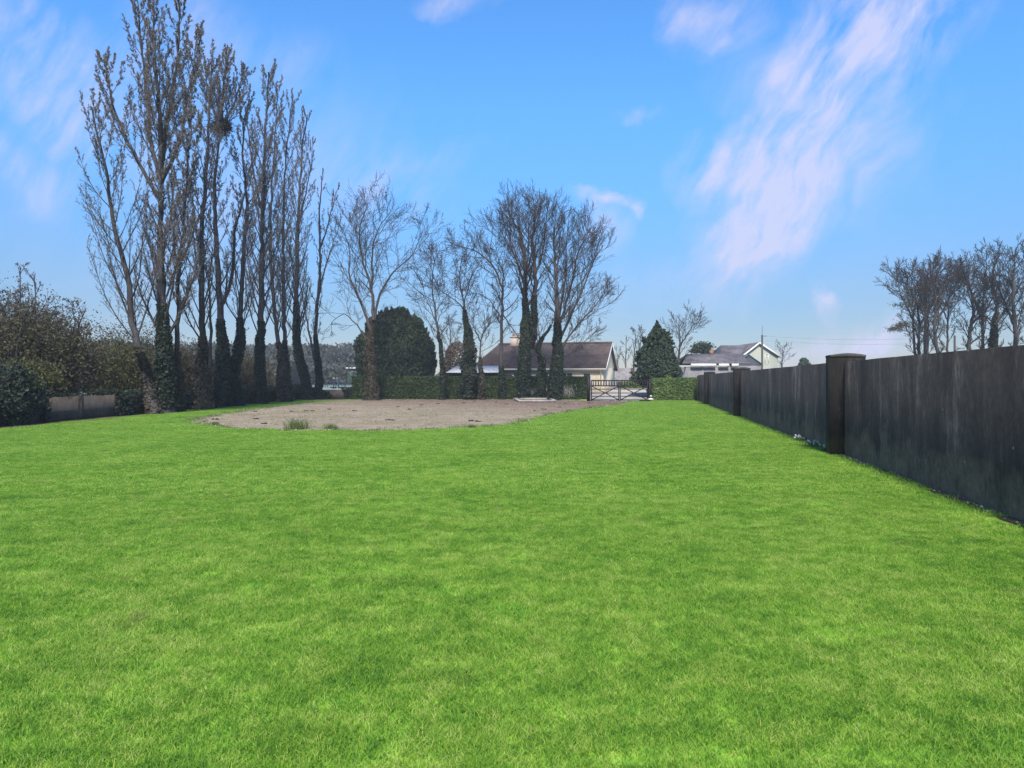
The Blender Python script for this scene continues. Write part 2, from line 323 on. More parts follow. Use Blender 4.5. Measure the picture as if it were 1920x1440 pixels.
def gravelmat():
    m, nt, out = newmat('gravel'); L = nt.links.new; ge = N(nt, 'ShaderNodeNewGeometry')
    def nz(s, d=5, r=.6, st=(1, 1, 1)):
        mp = N(nt, 'ShaderNodeMapping'); mp.inputs['Scale'].default_value = st; L(ge.outputs['Position'], mp.inputs[0])
        n = N(nt, 'ShaderNodeTexNoise'); n.inputs['Scale'].default_value = s; n.inputs['Detail'].default_value = d; n.inputs['Roughness'].default_value = r; L(mp.outputs[0], n.inputs['Vector']); return n.outputs['Fac']
    r = ramp(nt, [(.25, (.14, .105, .065)), (.42, (.25, .195, .13)), (.58, (.34, .27, .185)), (.75, (.47, .385, .28))]); L(nz(2.2, 9, .8, (1, .6, 1)), r.inputs[0])
    straw = N(nt, 'ShaderNodeMapRange'); straw.inputs['From Min'].default_value = .44; straw.inputs['From Max'].default_value = .62; straw.inputs['To Max'].default_value = .75; L(nz(.35, 5, .65), straw.inputs[0])
    m1 = N(nt, 'ShaderNodeMix', data_type='RGBA'); L(straw.outputs[0], m1.inputs[0]); L(r.outputs[0], m1.inputs[6]); m1.inputs[7].default_value = (.21, .18, .10, 1)
    # reddish leaf mould towards the hedge end, where the bare trees drop it
    sp = N(nt, 'ShaderNodeSeparateXYZ'); L(ge.outputs['Position'], sp.inputs[0])
    a = N(nt, 'ShaderNodeMath', operation='MULTIPLY_ADD'); L(nz(.6, 6, .7), a.inputs[0]); a.inputs[1].default_value = 26; L(sp.outputs[1], a.inputs[2])
    k = N(nt, 'ShaderNodeMapRange'); xa = N(nt, 'ShaderNodeMath', operation='MULTIPLY_ADD'); L(sp.outputs[0], xa.inputs[0]); xa.inputs[1].default_value = .9; L(a.outputs[0], xa.inputs[2])
    k.inputs['From Min'].default_value = 48; k.inputs['From Max'].default_value = 68; k.inputs['To Max'].default_value = .85; L(xa.outputs[0], k.inputs[0])
    m2 = N(nt, 'ShaderNodeMix', data_type='RGBA'); L(k.outputs[0], m2.inputs[0]); L(m1.outputs[2], m2.inputs[6]); m2.inputs[7].default_value = (.15, .085, .07, 1)
    b = N(nt, 'ShaderNodeBsdfPrincipled'); b.inputs['Roughness'].default_value = .95; b.inputs['Specular IOR Level'].default_value = .1; L(m2.outputs[2], b.inputs['Base Color'])
    bp = N(nt, 'ShaderNodeBump'); bp.inputs['Strength'].default_value = .7; bp.inputs['Distance'].default_value = .04; L(nz(9, 8, .75), bp.inputs['Height']); L(bp.outputs[0], b.inputs['Normal'])
    L(b.outputs[0], out.inputs[0]); return m
M['gravel'] = gravelmat()
M['stone'] = leafmat('stones', [(0, (.09, .07, .055)), (.4, (.22, .175, .13)), (.8, (.36, .30, .235)), (1, (.52, .47, .39))], trans=0, rough=.9)
M['clod'] = surf('dark_clods', (.014, .010, .010), (.045, .03, .026), scale=8)
M['field'] = surf('field_grass', (.07, .11, .045), (.13, .17, .075), scale=.12, bump=0, fine=(.6, .2))
M['court'] = surf('pale_path', (.38, .40, .38), (.5, .52, .49), scale=.3, bump=0)
M['drive'] = surf('driveway', (.27, .25, .225), (.36, .335, .30), scale=.8, bump=.1, fine=(8, .15))
M['concrete'] = surf('concrete', (.22, .20, .17), (.38, .35, .31), scale=3, bump=.3, fine=(25, .2))
M['brownwall'] = surf('brown_wall', (.05, .042, .034), (.115, .09, .075), scale=2, bump=.4, fine=(20, .2))
M['greywall'] = surf('grey_blockwork', (.16, .145, .14), (.27, .25, .245), scale=1.2, bump=.3, fine=(9, .25))
M['cream'] = surf('cream_render', (.84, .69, .48), (.88, .74, .53), scale=1.5, bump=.15, fine=(20, .06))
M['palegreen'] = surf('pale_render', (.40, .40, .33), (.47, .46, .38), scale=1, bump=.1)
M['white'] = surf('white_paint', (.62, .60, .56), (.78, .76, .72), scale=3, bump=0, rough=.5)
M['creampaint'] = surf('cream_paint', (.66, .56, .42), (.74, .64, .50), scale=3, bump=0, rough=.6)
M['sheet'] = surf('pale_sheet_roof', (.50, .50, .47), (.64, .63, .60), scale=1.2, bump=0, rough=.5)
M['greenwood'] = surf('green_timber', (.03, .06, .04), (.06, .10, .07), scale=3, stretch=(6, 6, .6), bump=.2)
M['timber'] = surf('dark_timber', (.010, .008, .008), (.03, .024, .022), scale=6, stretch=(1, 4, 4), bump=.2, rough=.6)
M['pole'] = surf('pole_wood', (.07, .06, .055), (.13, .115, .10), scale=6, stretch=(4, 4, .6))
M['metal'] = surf('grey_metal', (.16, .16, .17), (.25, .25, .26), scale=6, bump=0, rough=.4)
M['terracotta'] = surf('terracotta', (.22, .10, .065), (.33, .17, .11), scale=6)
M['chim'] = surf('chimney_render', (.48, .37, .30), (.58, .47, .40), scale=3)
M['frame'] = surf('window_frame', (.55, .55, .54), (.66, .66, .65), scale=4, bump=0, rough=.4)
M['nest'] = surf('nest_sticks', (.03, .025, .022), (.07, .058, .048), scale=9)
M['flower'] = leafmat('white_petals', [(0, (.7, .7, .66)), (1, (.85, .85, .82))], trans=.3)
def glassmat():
    m, nt, out = newmat('window_glass'); b = N(nt, 'ShaderNodeBsdfPrincipled')
    b.inputs['Base Color'].default_value = (.05, .07, .065, 1); b.inputs['Roughness'].default_value = .08; b.inputs['Specular IOR Level'].default_value = .8
    nt.links.new(b.outputs[0], out.inputs[0]); return m
M['glass'] = glassmat()
def roofmat(name, c1, c2, rows=3.2, flat=False):
    m, nt, out = newmat(name); L = nt.links.new
    tc = N(nt, 'ShaderNodeTexCoord'); mp = N(nt, 'ShaderNodeMapping'); mp.inputs['Scale'].default_value = (1, 1, 1.6)
    L(tc.outputs['Object'], mp.inputs[0])
    sx = N(nt, 'ShaderNodeSeparateXYZ'); L(mp.outputs[0], sx.inputs[0])
    cb = N(nt, 'ShaderNodeCombineXYZ'); L(sx.outputs[0], cb.inputs[0]); L(sx.outputs[2], cb.inputs[1])
    bk = N(nt, 'ShaderNodeTexBrick'); bk.inputs['Scale'].default_value = rows; bk.inputs['Mortar Size'].default_value = .03; bk.inputs['Brick Width'].default_value = 1.0; bk.inputs['Row Height'].default_value = .9
    bk.inputs['Color1'].default_value = (*c1, 1); bk.inputs['Color2'].default_value = (*c2, 1); bk.inputs['Mortar'].default_value = tuple(x * .45 for x in c1) + (1,)
    L(cb.outputs[0], bk.inputs['Vector'])
    n = N(nt, 'ShaderNodeTexNoise'); n.inputs['Scale'].default_value = .8; n.inputs['Detail'].default_value = 6; L(tc.outputs['Object'], n.inputs['Vector'])
    mr = N(nt, 'ShaderNodeMapRange'); mr.inputs['From Min'].default_value = .3; mr.inputs['From Max'].default_value = .7; mr.inputs['To Min'].default_value = .7; mr.inputs['To Max'].default_value = 1.3; L(n.outputs['Fac'], mr.inputs[0])
    sc_ = N(nt, 'ShaderNodeVectorMath', operation='SCALE'); L(bk.outputs['Color'], sc_.inputs[0]); L(mr.outputs[0], sc_.inputs['Scale'])
    b = N(nt, 'ShaderNodeBsdfPrincipled'); b.inputs['Roughness'].default_value = .8; b.inputs['Specular IOR Level'].default_value = .2
    L(sc_.outputs[0], b.inputs['Base Color']); L(b.outputs[0], out.inputs[0]); return m
M['roof'] = roofmat('brown_tiles', (.085, .062, .054), (.12, .09, .078))
M['roofgrey'] = roofmat('slate_tiles', (.10, .09, .095), (.14, .125, .13))
M['roofblue'] = roofmat('blue_slates', (.065, .075, .09), (.095, .105, .12))
def wallmat(dark=1.0):
    m, nt, out = newmat('weathered_concrete'); L = nt.links.new
    tc = N(nt, 'ShaderNodeTexCoord')
    def noise(scale, st, det=6, rough=.6):
        mp = N(nt, 'ShaderNodeMapping'); mp.inputs['Scale'].default_value = st; L(tc.outputs['Object'], mp.inputs[0])
        n = N(nt, 'ShaderNodeTexNoise'); n.inputs['Scale'].default_value = scale; n.inputs['Detail'].default_value = det; n.inputs['Roughness'].default_value = rough
        L(mp.outputs[0], n.inputs['Vector']); return n.outputs['Fac']
    streak = noise(1.5, (1, 1, .24), 10, .75)
    r1 = ramp(nt, [(.30, (.013, .011, .010)), (.44, (.028, .0235, .0185)), (.54, (.050, .043, .035)), (.61, (.12, .105, .086)), (.73, (.27, .24, .20))]); L(streak, r1.inputs[0])
    big = noise(.8, (1, 1, .45), 6, .7)
    fa = N(nt, 'ShaderNodeMapRange'); fa.inputs['From Min'].default_value = .32; fa.inputs['From Max'].default_value = .58; L(big, fa.inputs[0])
    mix0 = N(nt, 'ShaderNodeMix', data_type='RGBA'); L(fa.outputs[0], mix0.inputs[0]); mix0.inputs[6].default_value = (.027, .022, .017, 1)
    L(r1.outputs[0], mix0.inputs[7]); r1o = mix0.outputs[2]
    blotch = noise(.5, (1, 1, .9), 6, .7)
    mr = N(nt, 'ShaderNodeMapRange'); mr.inputs['From Min'].default_value = .3; mr.inputs['From Max'].default_value = .7; mr.inputs['To Min'].default_value = .55; mr.inputs['To Max'].default_value = 1.55; L(blotch, mr.inputs[0])
    s1 = N(nt, 'ShaderNodeVectorMath', operation='SCALE'); L(r1o, s1.inputs[0]); L(mr.outputs[0], s1.inputs['Scale'])
    # brown earth splashed on the foot of the wall, with a ragged upper edge
    sp = N(nt, 'ShaderNodeSeparateXYZ'); L(tc.outputs['Object'], sp.inputs[0])
    rag = noise(1.6, (1, 1, 1), 5)
    ma = N(nt, 'ShaderNodeMath', operation='MULTIPLY_ADD'); L(rag, ma.inputs[0]); ma.inputs[1].default_value = -1.3; L(sp.outputs[2], ma.inputs[2])
    m2 = N(nt, 'ShaderNodeMapRange'); m2.inputs['From Min'].default_value = -.6; m2.inputs['From Max'].default_value = -.05; m2.inputs['To Min'].default_value = .9; m2.inputs['To Max'].default_value = 0; L(ma.outputs[0], m2.inputs[0])
    mx = N(nt, 'ShaderNodeMix', data_type='RGBA'); L(m2.outputs[0], mx.inputs[0]); L(s1.outputs[0], mx.inputs[6]); mx.inputs[7].default_value = (.20, .14, .085, 1)
    # lichen specks
    vo = N(nt, 'ShaderNodeTexVoronoi'); vo.inputs['Scale'].default_value = 5; L(tc.outputs['Object'], vo.inputs['Vector'])
    lt = N(nt, 'ShaderNodeMapRange'); lt.inputs['From Min'].default_value = .05; lt.inputs['From Max'].default_value = .11; lt.inputs['To Min'].default_value = 1; lt.inputs['To Max'].default_value = 0; L(vo.outputs['Distance'], lt.inputs[0])
    sel = noise(3.1, (1, 1, 1), 2); lt2 = N(nt, 'ShaderNodeMath', operation='GREATER_THAN'); L(sel, lt2.inputs[0]); lt2.inputs[1].default_value = .6
    lm = N(nt, 'ShaderNodeMath', operation='MULTIPLY'); L(lt.outputs[0], lm.inputs[0]); L(lt2.outputs[0], lm.inputs[1])
    l3 = N(nt, 'ShaderNodeMath', operation='MULTIPLY'); L(lm.outputs[0], l3.inputs[0]); l3.inputs[1].default_value = .6
    m3 = N(nt, 'ShaderNodeMix', data_type='RGBA'); L(l3.outputs[0], m3.inputs[0]); L(mx.outputs[2], m3.inputs[6]); m3.inputs[7].default_value = (.28, .29, .27, 1)
    fine = noise(11, (1, 1, .7), 9, .82)
    f2 = N(nt, 'ShaderNodeMapRange'); f2.inputs['From Min'].default_value = .3; f2.inputs['From Max'].default_value = .7; f2.inputs['To Min'].default_value = .45; f2.inputs['To Max'].default_value = 1.6; L(fine, f2.inputs[0])
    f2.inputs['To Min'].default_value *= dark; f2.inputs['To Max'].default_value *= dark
    s2 = N(nt, 'ShaderNodeVectorMath', operation='SCALE'); L(m3.outputs[2], s2.inputs[0]); L(f2.outputs[0], s2.inputs['Scale'])
    b = N(nt, 'ShaderNodeBsdfPrincipled'); b.inputs['Roughness'].default_value = .85; b.inputs['Specular IOR Level'].default_value = .25
    L(s2.outputs[0], b.inputs['Base Color'])
    bp = N(nt, 'ShaderNodeBump'); bp.inputs['Strength'].default_value = .5; bp.inputs['Distance'].default_value = .01; L(fine, bp.inputs['Height']); L(bp.outputs[0], b.inputs['Normal'])
    L(b.outputs[0], out.inputs[0]); return m
M['wall'] = wallmat(.9); M['pillar'] = wallmat(.36); M['coping'] = surf('coping_stone', (.035, .032, .030), (.085, .078, .07), scale=2.5, bump=.3, fine=(30, .3))  # pillar copy darkened for water stains and to offset sun on near faces

# ---------------------------------------------------------------- ground
def sheet(name, poly, z, mat, rag=0, step=None, seed=0):
    rng = np.random.default_rng(seed); P = []
    poly = [np.array(p, float) for p in poly]
    for a, b in zip(poly, poly[1:] + poly[:1]):
        n = 1 if not step else max(1, int(np.linalg.norm(b - a) / step))
        for i in range(n): P.append(a + (b - a) * i / n + (rng.normal(size=2) * rag if rag else 0))
    me = bpy.data.meshes.new(name); me.from_pydata([(p[0], p[1], z) for p in P], [], [tuple(range(len(P)))])
    me.materials.append(mat); o = bpy.data.objects.new(name, me); COL.objects.link(o); struct(o)
    if sum(a[0] * b[1] - b[0] * a[1] for a, b in zip(P, P[1:] + P[:1])) < 0: me.flip_normals()
    return o, P
sheet('ground', [(-900, -60), (900, -60), (900, 2500), (-900, 2500)], -.012, M['field'])
WX = lambda y: 4.30 + .1757 * y            # lawn face of the concrete wall
LX = lambda y: -17.1 - .005 * y            # left edge of the lawn
sheet('lawn', [(LX(0), -8), (WX(-8) + .1, -8), (WX(60) + .1, 60), (13, 59.2), (6, 62.5), (LX(62), 62.5)], -.004, M['lawn'])
grav_px = [(356, 789), (372, 794), (400, 798), (440, 803), (490, 805.5), (560, 807), (640, 807.5), (720, 808), (800, 806), (860, 803), (910, 800), (955, 796),
           (975, 790), (1005, 783), (1040, 776), (1075, 770), (1110, 765), (1150, 760.5), (1175, 757), (1180, 752.5), (1105, 751.5), (1000, 749.3), (800, 749.3), (700, 749.3), (640, 751.5), (590, 754), (520, 762), (450, 771), (400, 779)]
_, GP = sheet('gravel_patch', [G(*p) for p in grav_px], .004, M['gravel'], rag=.13, step=.5, seed=2)
GP = np.array([p for p in GP])
def inside(P, poly):
    x, y = P[:, 0], P[:, 1]; r = np.zeros(len(P), bool); n = len(poly)
    for i in range(n):
        (x1, y1), (x2, y2) = poly[i], poly[(i + 1) % n]
        if y1 == y2: continue
        c = ((y1 > y) != (y2 > y)) & (x < (x2 - x1) * (y - y1) / (y2 - y1) + x1); r ^= c
    return r
# litter under the row of trees and the soil strip at the wall foot
sheet('leaf_litter_strip', [(-19.2, 14), (-16.3, 16), (-16.2, 24), (-16.35, 34), (-16.4, 44), (-16.4, 56), (-15.8, 61), (-14, 61.6), (-10, 61.4), (5.6, 61.2), (6.0, 64.5), (-19, 64.5)], .002, M['litter'], rag=.12, step=.6, seed=3)
sheet('soil_strip', [(WX(-6) - .20, -6), (WX(-6) + .3, -6), (WX(58) + .3, 58), (WX(58) - .16, 58)], .006, M['soil'], rag=.045, step=.35, seed=5)
RAMP = [(6.05, 11.0, 58.2, 0.003), (6.2, 11.3, 60.6, .10), (6.4, 12, 64.4, .33), (4.0, 17, 66, .42), (2.0, 21, 73, .78), (2.0, 23, 85, .80)]
m = MB(); V = []
for a, b, y, z in RAMP: V += [(a, y, -.05), (a, y, z), (b, y, z), (b, y, -.05)]
q = [(i * 4 + k, i * 4 + k + 1, i * 4 + k + 5, i * 4 + k + 4) for i in range(len(RAMP) - 1) for k in range(3)] + [(3, 2, 1, 0), (20, 21, 22, 23)]
m.add(V, quads=q); struct(m.build('driveway', M['drive']))
M['mint'] = surf('worn_pitch', (.20, .26, .19), (.31, .36, .28), scale=.12, bump=0, fine=(.8, .2))
m = MB(); m.add([(-90, 84, -.005), (-14, 84, -.005), (-14, 160, 1.05), (-90, 160, 1.05), (-14, 160, -.1), (-90, 160, -.1)], quads=[(0, 1, 2, 3), (3, 2, 4, 5)], tris=[(1, 4, 2), (0, 3, 5)])
struct(m.build('playing_field', M['mint']))
sheet('pale_path', [(-60, 76), (-16, 76), (-16, 81), (-60, 81)], .002, M['court'])

# ---------------------------------------------------------------- grass (one mass)
def patch(seed, n, w, h, size=.86):
    rng = np.random.default_rng(seed)
    b = rng.uniform(-size / 2, size / 2, (n, 2)); L = h * rng.uniform(.5, 1.3, n); a = rng.uniform(0, 2 * math.pi, n)
    lean = rng.uniform(.2, 1.7, n); la = rng.uniform(0, 2 * math.pi, n)
    wd_ = w * rng.uniform(.7, 1.2, n)
    X = np.stack([np.cos(a), np.sin(a), 0 * a], 1) * wd_[:, None] / 2
    D = np.stack([np.cos(la) * lean, np.sin(la) * lean, 0 * a], 1)
    B = np.stack([b[:, 0], b[:, 1], 0 * a - .003], 1)
    mid = B + D * (L * .35)[:, None] + np.array([0, 0, 1]) * (L * .55)[:, None]
    top = B + D * (L * .95)[:, None] + np.array([0, 0, 1]) * (L * .88)[:, None]
    V = np.stack([B - X, B + X, mid + X * .8, mid - X * .8, top], 1)
    r = np.repeat(rng.random(n), 5); i = np.arange(n)[:, None] * 5
    m = MB(); m.add(V.reshape(-1, 3), quads=i + np.array([0, 1, 2, 3]), tris=i + np.array([3, 2, 4]), rnd=r)
    o = m.build('grass_tuft', M['blade']); COL.objects.unlink(o); return o
def scatter(name, srcs, pts, rots, scales, mat):
    me = bpy.data.meshes.new(name); me.vertices.add(len(pts)); me.vertices.foreach_set('co', pts.astype(np.float32).ravel())
    for nme, arr in (('rz', rots), ('sc', scales)):
        a = me.attributes.new(nme, 'FLOAT', 'POINT'); a.data.foreach_set('value', arr.astype(np.float32))
    me.materials.append(mat)
    o = bpy.data.objects.new(name, me); COL.objects.link(o)
    c = bpy.data.collections.new(name + '_source')
    for s in srcs: c.objects.link(s)
    g = bpy.data.node_groups.new(name, 'GeometryNodeTree')
    g.interface.new_socket('Geometry', in_out='INPUT', socket_type='NodeSocketGeometry'); g.interface.new_socket('Geometry', in_out='OUTPUT', socket_type='NodeSocketGeometry')
    gi = g.nodes.new('NodeGroupInput'); go = g.nodes.new('NodeGroupOutput'); ci = g.nodes.new('GeometryNodeCollectionInfo')
    ci.inputs[0].default_value = c; ci.inputs['Separate Children'].default_value = True; ci.inputs['Reset Children'].default_value = True
    mp = g.nodes.new('GeometryNodeMeshToPoints'); ip = g.nodes.new('GeometryNodeInstanceOnPoints'); ip.inputs['Pick Instance'].default_value = True
    def named(n_):
        x = g.nodes.new('GeometryNodeInputNamedAttribute'); x.data_type = 'FLOAT'; x.inputs['Name'].default_value = n_; return [q for q in x.outputs if q.enabled and q.name == 'Attribute'][0]
    cx = g.nodes.new('ShaderNodeCombineXYZ'); g.links.new(named('rz'), cx.inputs[2])
    g.links.new(gi.outputs[0], mp.inputs[0]); g.links.new(mp.outputs[0], ip.inputs['Points']); g.links.new(ci.outputs[0], ip.inputs['Instance'])
    g.links.new(cx.outputs[0], ip.inputs['Rotation']); g.links.new(named('sc'), ip.inputs['Scale']); g.links.new(ip.outputs[0], go.inputs[0])
    md = o.modifiers.new('scatter', 'NODES'); md.node_group = g
    return o
def lawn_points(y0, y1, step, seed):
    rng = np.random.default_rng(seed)
    xs = np.arange(-18, 15.5, step); ys = np.arange(y0, y1, step); X, Y = np.meshgrid(xs, ys); P = np.stack([X.ravel(), Y.ravel()], 1)
    P += rng.uniform(-.1, .1, P.shape)
    ok = (P[:, 0] > LX(P[:, 1]) + .35) & (P[:, 0] < WX(P[:, 1]) - .30) & (np.abs(P[:, 0]) < P[:, 1] * .72 + 4)
    ok &= (P[:, 1] < 56.5) | (P[:, 0] > 11) | (P[:, 0] < 4)
    ok &= (P[:, 1] < 60)
    ok &= ~inside(P, GP)
    for dx, dy in ((.2, 0), (-.2, 0), (0, .2), (0, -.2)): ok &= ~inside(P + np.array([dx, dy]), GP)
    P = P[ok]; n = len(P)
    return np.stack([P[:, 0], P[:, 1], np.zeros(n)], 1), rng.uniform(0, 2 * math.pi, n), rng.uniform(.85, 1.2, n)
near = [patch(100 + i, 5200, .0034, .030) for i in range(5)]
midp = [patch(200 + i, 2600, .0055, .032) for i in range(4)]
farp = [patch(300 + i, 1000, .012, .036) for i in range(4)]
for nm, srcs, y0, y1 in (('lawn_grass', near, 1.2, 10.5), ('lawn_grass', midp, 10.5, 24), ('lawn_grass', farp, 24, 60)):
    o = scatter(nm, srcs, *lawn_points(y0, y1, .5, int(y0 * 7)), M['blade'])
    tag(o, 'short bright green mown grass covering the lawn', 'grass', kind='stuff')

# stones and clods on the gravel
rng = np.random.default_rng(11)
def rock(m, c, s, rng, mi=0):
    t = [(0,0,1),(1,0,0),(0,1,0),(-1,0,0),(0,-1,0),(0,0,-.4)]
    V = np.array(t, float) * (s * rng.uniform(.6, 1.3, (6, 1))) * np.array([1.2, 1, .6]); a = rng.uniform(0, 6.28); ca, sa = math.cos(a), math.sin(a)
    V = V @ np.array([[ca, sa, 0], [-sa, ca, 0], [0, 0, 1]]) + c
    m.add(V, tris=[(0,1,2),(0,2,3),(0,3,4),(0,4,1),(5,2,1),(5,3,2),(5,4,3),(5,1,4)], rnd=rng.random(), mi=mi)
m = MB(); lo, hi = GP.min(0), GP.max(0); C = rng.uniform(lo, hi, (12000, 2)); C = C[inside(C, GP)]
edge = GP[rng.integers(0, len(GP), 900)] + rng.normal(size=(900, 2)) * .13
for c in C: rock(m, (c[0], c[1], .008), rng.choice([.018, .03, .05], p=[.6, .3, .1]), rng)
for c in edge: rock(m, (c[0], c[1], .01), rng.choice([.03, .05, .08], p=[.5, .35, .15]), rng)
tag(m.build('gravel_stones', M['stone']), 'loose pale stones strewn over the gravel patch', 'gravel', kind='stuff')
clods = [(545, 772), (574, 771), (587, 771), (618, 768), (478, 772), (495, 795), (747, 763), (766, 768), (728, 788), (735, 788.5), (883, 790), (896, 791), (1020, 768), (1050, 764), (1003, 771), (480, 786), (404, 787), (870, 756), (950, 758), (1108, 765), (1122, 765), (1105, 756), (930, 754), (820, 757), (890, 752.5), (1060, 757), (790, 760), (665, 771)]
def where(c):
    px, py = c
    row = 'near the lawn edge' if py > 784 else ('midway across the patch' if py > 766 else ('towards the hedge' if py > 756 else 'right by the hedge'))
    col = 'leftmost tip' if px < 460 else 'left part' if px < 560 else 'left-centre part' if px < 700 else 'centre part' if px < 850 else 'right part' if px < 1000 else 'far right part'
    return col, row
from collections import defaultdict
_d = defaultdict(list)
for i, c in enumerate(clods): _d[where(c)].append((c[0], i))
CL = {}; ordn = ['first', 'second', 'third', 'fourth', 'fifth', 'sixth']
for (col_, row_), L_ in _d.items():
    L_.sort()
    for k, (_, i) in enumerate(L_): CL[i] = ('dark clod, gravel %s, %s' % (col_, row_)) + ('' if len(L_) == 1 else ', %s from left' % ordn[k])
for i, c in enumerate(clods):
    p = G(*c); m = MB()
    for k in range(5): rock(m, np.array([p[0] + rng.uniform(-.09, .09), p[1] + rng.uniform(-.04, .04), .015]), rng.uniform(.05, .085), rng)
    o = m.build('soil_clod', M['clod'])
    tag(o, CL[i], 'soil clod', group='dark clods scattered on the gravel')
# fringe of weeds along the gravel edge
def tuft(m, c, n, h, w, r, rng, mi=0):
    b = rng.normal(size=(n, 2)) * r; L = h * rng.uniform(.4, 1.2, n); la = rng.uniform(0, 6.28, n); le = rng.uniform(.05, .8, n)
    a = rng.uniform(0, 6.28, n); X = np.stack([np.cos(a), np.sin(a), 0 * a], 1) * w / 2
    D = np.stack([np.cos(la) * le, np.sin(la) * le, 0 * a], 1); B = np.stack([c[0] + b[:, 0], c[1] + b[:, 1], 0 * a], 1)
    mid = B + D * (L * .3)[:, None] + np.array([0, 0, 1]) * (L * .6)[:, None]; top = B + D * L[:, None] + np.array([0, 0, 1]) * L[:, None]
    V = np.stack([B - X, B + X, mid + X * .7, mid - X * .7, top], 1); i = np.arange(n)[:, None] * 5
    m.add(V.reshape(-1, 3), quads=i + np.array([0, 1, 2, 3]), tris=i + np.array([3, 2, 4]), rnd=np.repeat(rng.random(n), 5), mi=mi)
M['weed'] = leafmat('weeds', [(0, (.05, .10, .02)), (.5, (.12, .17, .04)), (1, (.28, .27, .11))], trans=.35)
m = MB()
for g in range(len(GP)):
    for k in range(3 if GP[g][1] < 45 else 2):
        p = GP[g] + rng.normal(size=2) * .16; tuft(m, p, int(rng.integers(12, 34)), rng.choice([.06, .09, .14], p=[.6, .3, .1]), .012, .1, rng)
inn = C[rng.integers(0, len(C), 420)]
for p in inn: tuft(m, p, 9, .06, .014, .13, rng)
tag(m.build('weed_fringe', M['weed']), 'sparse pale grass and weeds fringing the gravel patch', 'weeds', kind='stuff')
def weed(px, py, h, label):
    p = G(px, py); m = MB(); tuft(m, p, 260, h, .014, h * .5, rng)
    tag(m.build('weed_clump', M['weed']), label, 'weed', 'tall weeds on the gravel edge')
weed(558, 805, .38, 'tallest bushy green weed on the near edge of the gravel')
weed(620, 806, .22, 'low spreading weed just right of the tallest gravel-edge weed')
weed(403, 797, .12, 'small weed at the pointed left end of the gravel')
weed(885, 803, .12, 'small pale weed on the right part of the gravel near edge')
# rough strip at the wall foot
m = MB()
for k in range(420):
    y = rng.uniform(3, 57); tuft(m, (WX(y) - rng.uniform(.10, .30), y), 14, .045 if k % 7 else .09, .008 + y * .0003, .06, rng)
tag(m.build('wall_foot_grass', M['blade']), 'longer grass along the foot of the dark concrete wall', 'grass', kind='stuff')
m = MB()
for k in range(110):
    y = 4 + 22 * rng.random() ** 1.3; rock(m, np.array([WX(y) - rng.uniform(.0, .16), y, .02]), rng.uniform(.012, .035), rng)
tag(m.build('wall_foot_rubble', M['stone']), 'small stones in the soil at the foot of the concrete wall', 'gravel', kind='stuff')
for i, (px, py, lab) in enumerate([(1515, 827, 'small white flowers at the wall foot, the clump farthest from the near pillar'), (1540, 838, 'middle clump of small white flowers at the foot of the wall'), (1556, 847, 'white flower clump right beside the near wall pillar')]):
    D = F * CAMH / (py - 713); x = WX(D) - .2; e = empty('flower_clump', (x, D, 0)); tag(e, lab, 'flowers', 'white flowers at the wall foot')
    m = MB(); tuft(m, (x, D), 60, .13, .014, .09, rng); m.build('leaves', M['weed'], e)
    m = MB(); k = 16; c = np.stack([x + rng.normal(size=k) * .10, D + rng.normal(size=k) * .1, rng.uniform(.07, .15, k)], 1)
    for j in range(3): m.leaves(c, .03, rng, asp=.8, droop=(0, 0, .2))
    for q in c: m.tube([(x, D, .0), (x * .5 + q[0] * .5, D * .5 + q[1] * .5, q[2] * .6), q], .003, k=3, cap=False, mi=1)
    m.build('blossom', [M['flower'], M['weed']], e)

# ---------------------------------------------------------------- concrete wall on the right
rz = -math.atan(.1757)
def wall_local(o): o.location = (WX(0), 0, 0); o.rotation_euler = (0, 0, rz)
ca = math.cos(math.atan(.1757))
S = lambda y: y / ca                       # distance along the wall for a view depth y
e = empty('concrete_wall', (WX(0), 0, 0), rz, world=False)
tag(e, 'tall dark weathered concrete boundary wall along the right of the lawn', 'wall')
m = MB(); pil = [16.15, 33.2, 49.2]
def wseg(m, s0, s1):
    n = int((s1 - s0) / .4); ss = np.linspace(s0, s1, n + 1)
    zt = np.array([2.0 + .012 * mnoise.noise(Vector((s * .7, 3, 0))) for s in ss])
    for i in range(n):
        a, b, za, zb = ss[i], ss[i + 1], zt[i], zt[i + 1]
        m.add([(0, a, -.1), (.22, a, -.1), (.22, b, -.1), (0, b, -.1), (0, a, za), (.22, a, za), (.22, b, zb), (0, b, zb)],
              quads=[(4, 5, 6, 7), (3, 0, 4, 7), (1, 2, 6, 5)])
    m.add([(0, s0, -.1), (.22, s0, -.1), (.22, s0, 2), (0, s0, 2)], quads=[(0, 1, 2, 3)]); m.add([(0, s1, -.1), (.22, s1, -.1), (.22, s1, 2), (0, s1, 2)], quads=[(3, 2, 1, 0)])
wseg(m, -6, S(58.5)); m.build('wall_panel', M['wall'], e)
